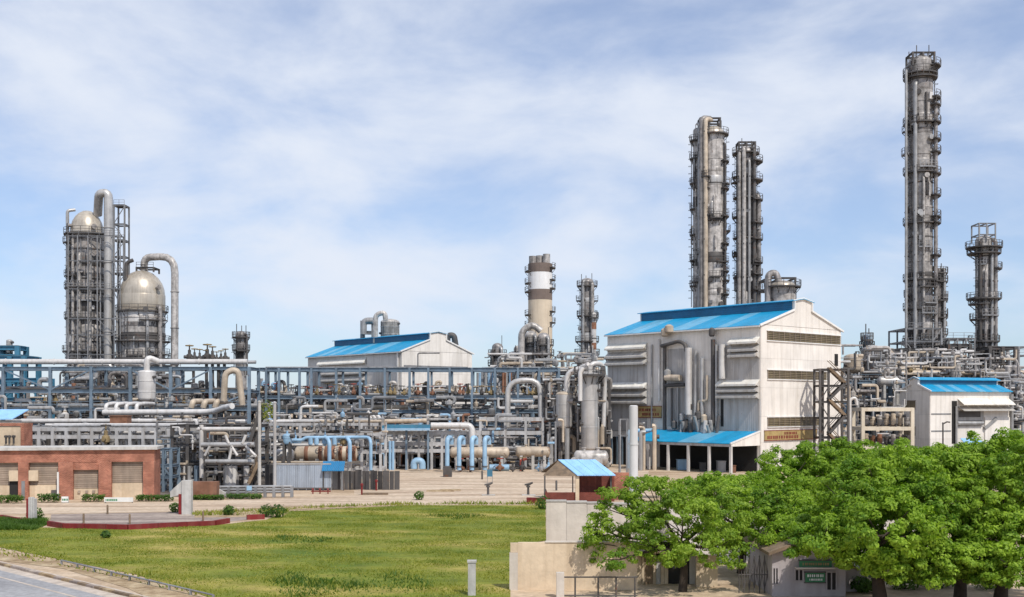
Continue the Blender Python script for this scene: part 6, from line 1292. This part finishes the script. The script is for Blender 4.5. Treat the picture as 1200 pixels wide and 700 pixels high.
# ------------------------------------------------------------------ trees
def tree(name, label, px, d, lobes, base_r, fork, m='leaf', seed=1, clump=.5, per=62, leafs=.17, dens=1.0, trunks=1):
    """lobes: (px, py, depth offset, rx px, rz px); foliage in clumps over each lobe"""
    g_ = np.random.default_rng(seed); rr_ = random.Random(seed)
    t = thing(name, label, 'tree', (X(px, d), d, 0), 0, 'leafy trees in the right foreground'); org = Vector((X(px, d), d, 0))
    L = [(Vector((X(a, d+o), d+o, Z(b, d+o)))-org, S(rx, d), S(rz, d)) for a, b, o, rx, rz in lobes]
    fk = Vector((rr_.uniform(-.2, .2), 0, fork))
    MB().tube([(0, 0, 0), (rr_.uniform(-.15, .15), rr_.uniform(-.1, .1), fork*.5), fk], [base_r*1.25, base_r, base_r*.85], 10).build('trunk', 'bark', t, True)
    P_, U_ = [], []
    for c, rx, rz in L:
        mid = fk.lerp(c, .5)+Vector((rr_.uniform(-.3, .3), rr_.uniform(-.3, .3), -.15*rz)); e = c+Vector((0, 0, -.1*rz))
        MB().tube([fk-Vector((0, 0, .15)), mid, e], [base_r*.6, base_r*.38, base_r*.16], 7).build('limb', 'bark', t, True)
        lb = MB()
        for k in range(6):
            q = c+Vector((rr_.uniform(-.8, .8)*rx, rr_.uniform(-.8, .8)*rx, rr_.uniform(-.3, .75)*rz)); lb.tube([mid.lerp(e, rr_.uniform(.2, 1)), q], [base_r*.16, .02], 5)
        lb.build('branches', 'bark', t, True)
        n = int(dens*(rx*rx+rx*rz)*9.5/(clump*clump*4.2)); u = g_.normal(size=(n, 3)); u[:, 2] += .22; u /= np.linalg.norm(u, axis=1)[:, None]
        rad = g_.uniform(.5, 1.06, n)**.55*(1+.13*np.sin(5*u[:, 0]+3*u[:, 2]+seed)+.10*np.sin(9*u[:, 1]+7*u[:, 2]))
        cc = np.array(c)+u*rad[:, None]*np.array([rx, rx*.9, rz])
        for k in range(n):
            m_ = int(per*g_.uniform(.5, 1.3)); s_ = clump*g_.uniform(.6, 1.3); w_ = g_.normal(size=(m_, 3)); w_ /= np.linalg.norm(w_, axis=1)[:, None]
            P_.append(cc[k]+w_*(g_.uniform(.25, 1, m_)**.5*s_)[:, None]*np.array([1, 1, .62])); U_.append(w_*.8+u[k]*.35)
    P_ = np.concatenate(P_); U_ = np.concatenate(U_); ok = P_[:, 2] > 1.2; P_, U_ = P_[ok], U_[ok]
    o = bpy.data.objects.new('crown', fastmesh('crown', leafquads(P_, U_, leafs, g_), len(P_), m)); COL.objects.link(o); o.parent = t
    return t
tree('leafy_tree', 'light green airy tree at left end of the tree row, before the thick pole', 800, 59.5, [(735, 600, 0, 42, 30), (715, 640, 1, 30, 25), (765, 585, 0, 42, 30), (800, 620, -1.5, 48, 38), (840, 600, 1, 45, 35), (775, 645, -1, 38, 22), (845, 640, 0, 38, 25), (725, 655, -2, 22, 13), (705, 625, 0, 24, 18)], .2, 2.6, 'leaf_light', 1, .36, 70, .10, .6)
tree('leafy_tree', 'mid green tree below the blue canopy, second from left', 868, 66, [(850, 578, 2, 42, 24), (880, 605, 0, 46, 42), (905, 585, 3, 40, 38), (870, 640, -1, 36, 24), (820, 585, 3, 40, 26)], .2, 2.6, 'leaf', 2, .38, 95, .10, .85)
tree('leafy_tree', 'tall dense green tree in front of the main hall gable', 950, 72, [(925, 552, 2, 40, 30), (975, 546, 3, 50, 34), (925, 600, 0, 44, 40), (970, 600, -1, 50, 45), (1005, 575, 2, 46, 38), (945, 635, 0, 40, 22)], .26, 3.2, 'leaf', 3, .40, 105, .105, .88)
tree('leafy_tree', 'broad bright green tree with low right boughs over the house roof', 1032, 55.5, [(1000, 585, 1, 48, 42), (1045, 562, 2, 56, 44), (1080, 600, 0, 54, 44), (1040, 620, -2, 58, 38), (985, 628, 0, 36, 24), (1085, 655, -1, 48, 26), (1045, 664, -1.5, 36, 18), (960, 628, -.8, 34, 20), (932, 638, -.6, 22, 15), (1000, 652, -.8, 28, 18), (980, 640, -1.2, 24, 16), (1025, 645, .3, 36, 24)], .32, 2.2, 'leaf', 4, .40, 105, .105, .88)
tree('leafy_tree', 'dense green tree second from the right edge', 1125, 57, [(1095, 556, 2, 46, 34), (1140, 548, 2, 44, 34), (1120, 600, 0, 56, 44), (1085, 575, 3, 40, 34), (1150, 610, -1, 46, 40), (1120, 655, -2, 46, 24), (1085, 668, -2, 34, 16), (1150, 668, -2, 34, 16)], .28, 2.6, 'leaf', 5, .40, 105, .105, .88)
tree('leafy_tree', 'dense green tree cut by the right edge', 1172, 55.5, [(1180, 542, 3, 44, 36), (1215, 560, 0, 55, 50), (1175, 595, 0, 46, 42), (1195, 640, -1, 56, 36), (1150, 655, -1.5, 36, 24), (1195, 668, -2, 46, 22), (1230, 600, 1, 50, 50)], .3, 2.4, 'leaf', 6, .40, 105, .105, .88)
tree('leafy_tree', 'round topped tree behind the others at the small hall', 1090, 96, [(1040, 548, 0, 36, 22), (1075, 545, 0, 40, 20), (1010, 545, 2, 34, 20), (1110, 548, 1, 36, 24)], .25, 3.0, 'leaf', 7, .5, 60, .15, .8)
tree('leafy_tree', 'tree behind the others near the right edge', 1180, 98, [(1165, 545, 0, 36, 24), (1195, 540, 0, 40, 26), (1135, 548, 1, 30, 22)], .25, 3.0, 'leaf', 8, .5, 60, .15, .8)
tree('leafy_tree', 'low bushy tree by the canopy columns, behind the airy tree', 800, 120, [(775, 572, 0, 26, 14), (810, 575, 0, 30, 15), (840, 572, 1, 30, 15), (872, 570, 1, 26, 14)], .18, 1.6, 'leaf_light', 9, .5, 50, .17, .8)

# ------------------------------------------------------------------ small pipework too fine to pick apart
rt = random.Random(77)
TM = ['pipe_grey', 'pipe_grey', 'shell_light', 'pipe_white', 'shell', 'pipe_dark', 'pipe_tan', 'shell_dark', 'steel_grey']
def tangle(zone, px0, px1, py0, py1, d0, d1, n, rmin=.08, rmax=.3, ms=TM, vert=.5):
    for _ in range(n):
        d = rt.uniform(d0, d1); x = rt.uniform(px0, px1); y = rt.uniform(py0, py1); p = P(x, y, d); pts = [p.copy()]
        ax = 'z' if rt.random() < vert else 'x'; r_ = rt.uniform(rmin, rmax)
        for k in range(rt.choice([1, 2, 2, 3, 4])):
            L = rt.uniform(4, 24)*d/F*(1.3 if ax == 'x' else .9); sg = rt.choice([-1, 1])
            q = pts[-1].copy()
            if ax == 'x': q.x = min(max(q.x+sg*L, X(px0, d)), X(px1, d))
            elif ax == 'z': q.z = min(max(q.z+sg*L, max(.1, Z(py1, d))), Z(py0, d))
            else: q.y += sg*min(L, 2.0)
            if (q-pts[-1]).length > r_*2: pts.append(q)
            ax = rt.choice([c for c in 'xzy' if c != ax] if rt.random() < .3 else (['x'] if ax == 'z' else ['z']))
        if len(pts) < 2: continue
        m_ = rt.choice(ms); bgpipe(pts, r_, m_, r_*2.2, zone, 6)
        if rt.random() < .45:      # a valve body, flange or small pot on the run
            c = pts[0].lerp(pts[1], rt.uniform(.2, .8)); h_ = r_*rt.uniform(2, 5)
            BG[zone].append((MB().lathe([(r_*1.5, -h_/2), (r_*2.0, -h_*.3), (r_*2.0, h_*.3), (r_*.8, h_/2), (r_*.6, h_), (r_*1.7, h_*1.02), (r_*1.7, h_*1.12)], 8, tuple(c)), rt.choice(ms)))
tangle('tangle of small silver pipes and valves across the central rack', 300, 655, 466, 520, 196, 212, 170, .08, .34, vert=.3)
tangle('tangle of small pipes on the walkway of the central rack', 300, 655, 453, 465, 200, 207, 70, .07, .2)
tangle('tangle of small pipes and valves in the left blue rack', -10, 300, 462, 500, 187.5, 205, 130, .08, .34, vert=.4)
tangle('tangle of small pipes around the foot of the left reactors', 75, 215, 428, 470, 240, 254, 70, .1, .4)
tangle('tangle of grey pipes and fittings in the braced pipe group', 184, 305, 488, 574, 131.5, 138, 90, .05, .2)
tangle('tangle of small pipes above and behind the brick roof', -10, 230, 500, 530, 142, 149, 120, .06, .22)
tangle('tangle of small pipes around the blue header and tanks', 300, 450, 484, 545, 143, 158, 100, .05, .2, TM+['pipe_blue'])
tangle('tangle of small pipes behind the blue hooked risers', 440, 650, 486, 546, 172, 188, 130, .06, .24, TM+['pipe_blue', 'pipe_rust'], .35)
tangle('tangle of small pipes among the stained vessels', 640, 716, 440, 545, 176, 184, 80, .06, .25)
tangle('tangle of small pipes beside the stair tower', 972, 1062, 405, 520, 192, 204, 110, .07, .28)
tangle('tangle of small pipes around the right columns', 1040, 1200, 410, 460, 216, 236, 110, .08, .3)
tangle('tangle of small pipes at the foot of the stack', 565, 712, 415, 465, 255, 272, 80, .1, .4)
tangle('tangle of small pipes beside the right edge of the small hall', 1184, 1215, 440, 520, 195, 215, 40, .08, .3)
tree('leafy_tree', 'slim tree rising right behind the lilac house, boughs over its roof', 922, 65, [(912, 630, -5, 22, 15), (938, 622, -5, 26, 18), (900, 615, -3, 26, 20), (950, 612, -4, 30, 22), (925, 600, -2, 34, 26)], .2, 3.2, 'leaf', 12, .38, 95, .10, .85)
tag(MB().box(-.2, .2, -.2, .2, 0, 1.75).box(-.24, .24, -.24, .24, 1.75, 1.85).build('marker_post', 'concrete', None, False, (*G(553, 698), 0)), 'pale square post standing alone at the bottom of the grass field', 'post')
for px, py, s_, lb in [(1060, 690, .8, 'added dark clump filling the shade between the right hand trunks, left'), (1100, 688, .9, 'added dark clump filling the shade between the right hand trunks, middle'), (1160, 690, .9, 'added dark clump filling the shade between the right hand trunks, right'), (1015, 694, .6, 'small added clump filling the shade beside the house annex')]:
    g = G(px, py); leafball('shrub', (*g, s_*.7), s_*1.5, s_, s_*.8, 700, .11, 'hedge', lb)  # leafy clumps added to darken the ground under the crowns

# ------------------------------------------------------------------ far pipework that cannot be told apart: one joined object
for zone_, items in BG.items():
    V_, F_, MI, MS = [], [], [], []
    for b_, m_ in items:
        if m_ not in MS: MS.append(m_)
        k = len(V_); V_ += b_.v; F_ += [tuple(k+i for i in f) for f in b_.f]; MI += [MS.index(m_)]*len(b_.f)
    me = bpy.data.meshes.new('background_pipework'); me.from_pydata(V_, [], F_)
    for m_ in MS: me.materials.append(M[m_])
    me.polygons.foreach_set('material_index', MI); me.shade_smooth(); me.set_sharp_from_angle(angle=R(38))
    o = bpy.data.objects.new('background_pipework', me); COL.objects.link(o); tag(o, zone_, 'pipework', None, 'stuff')
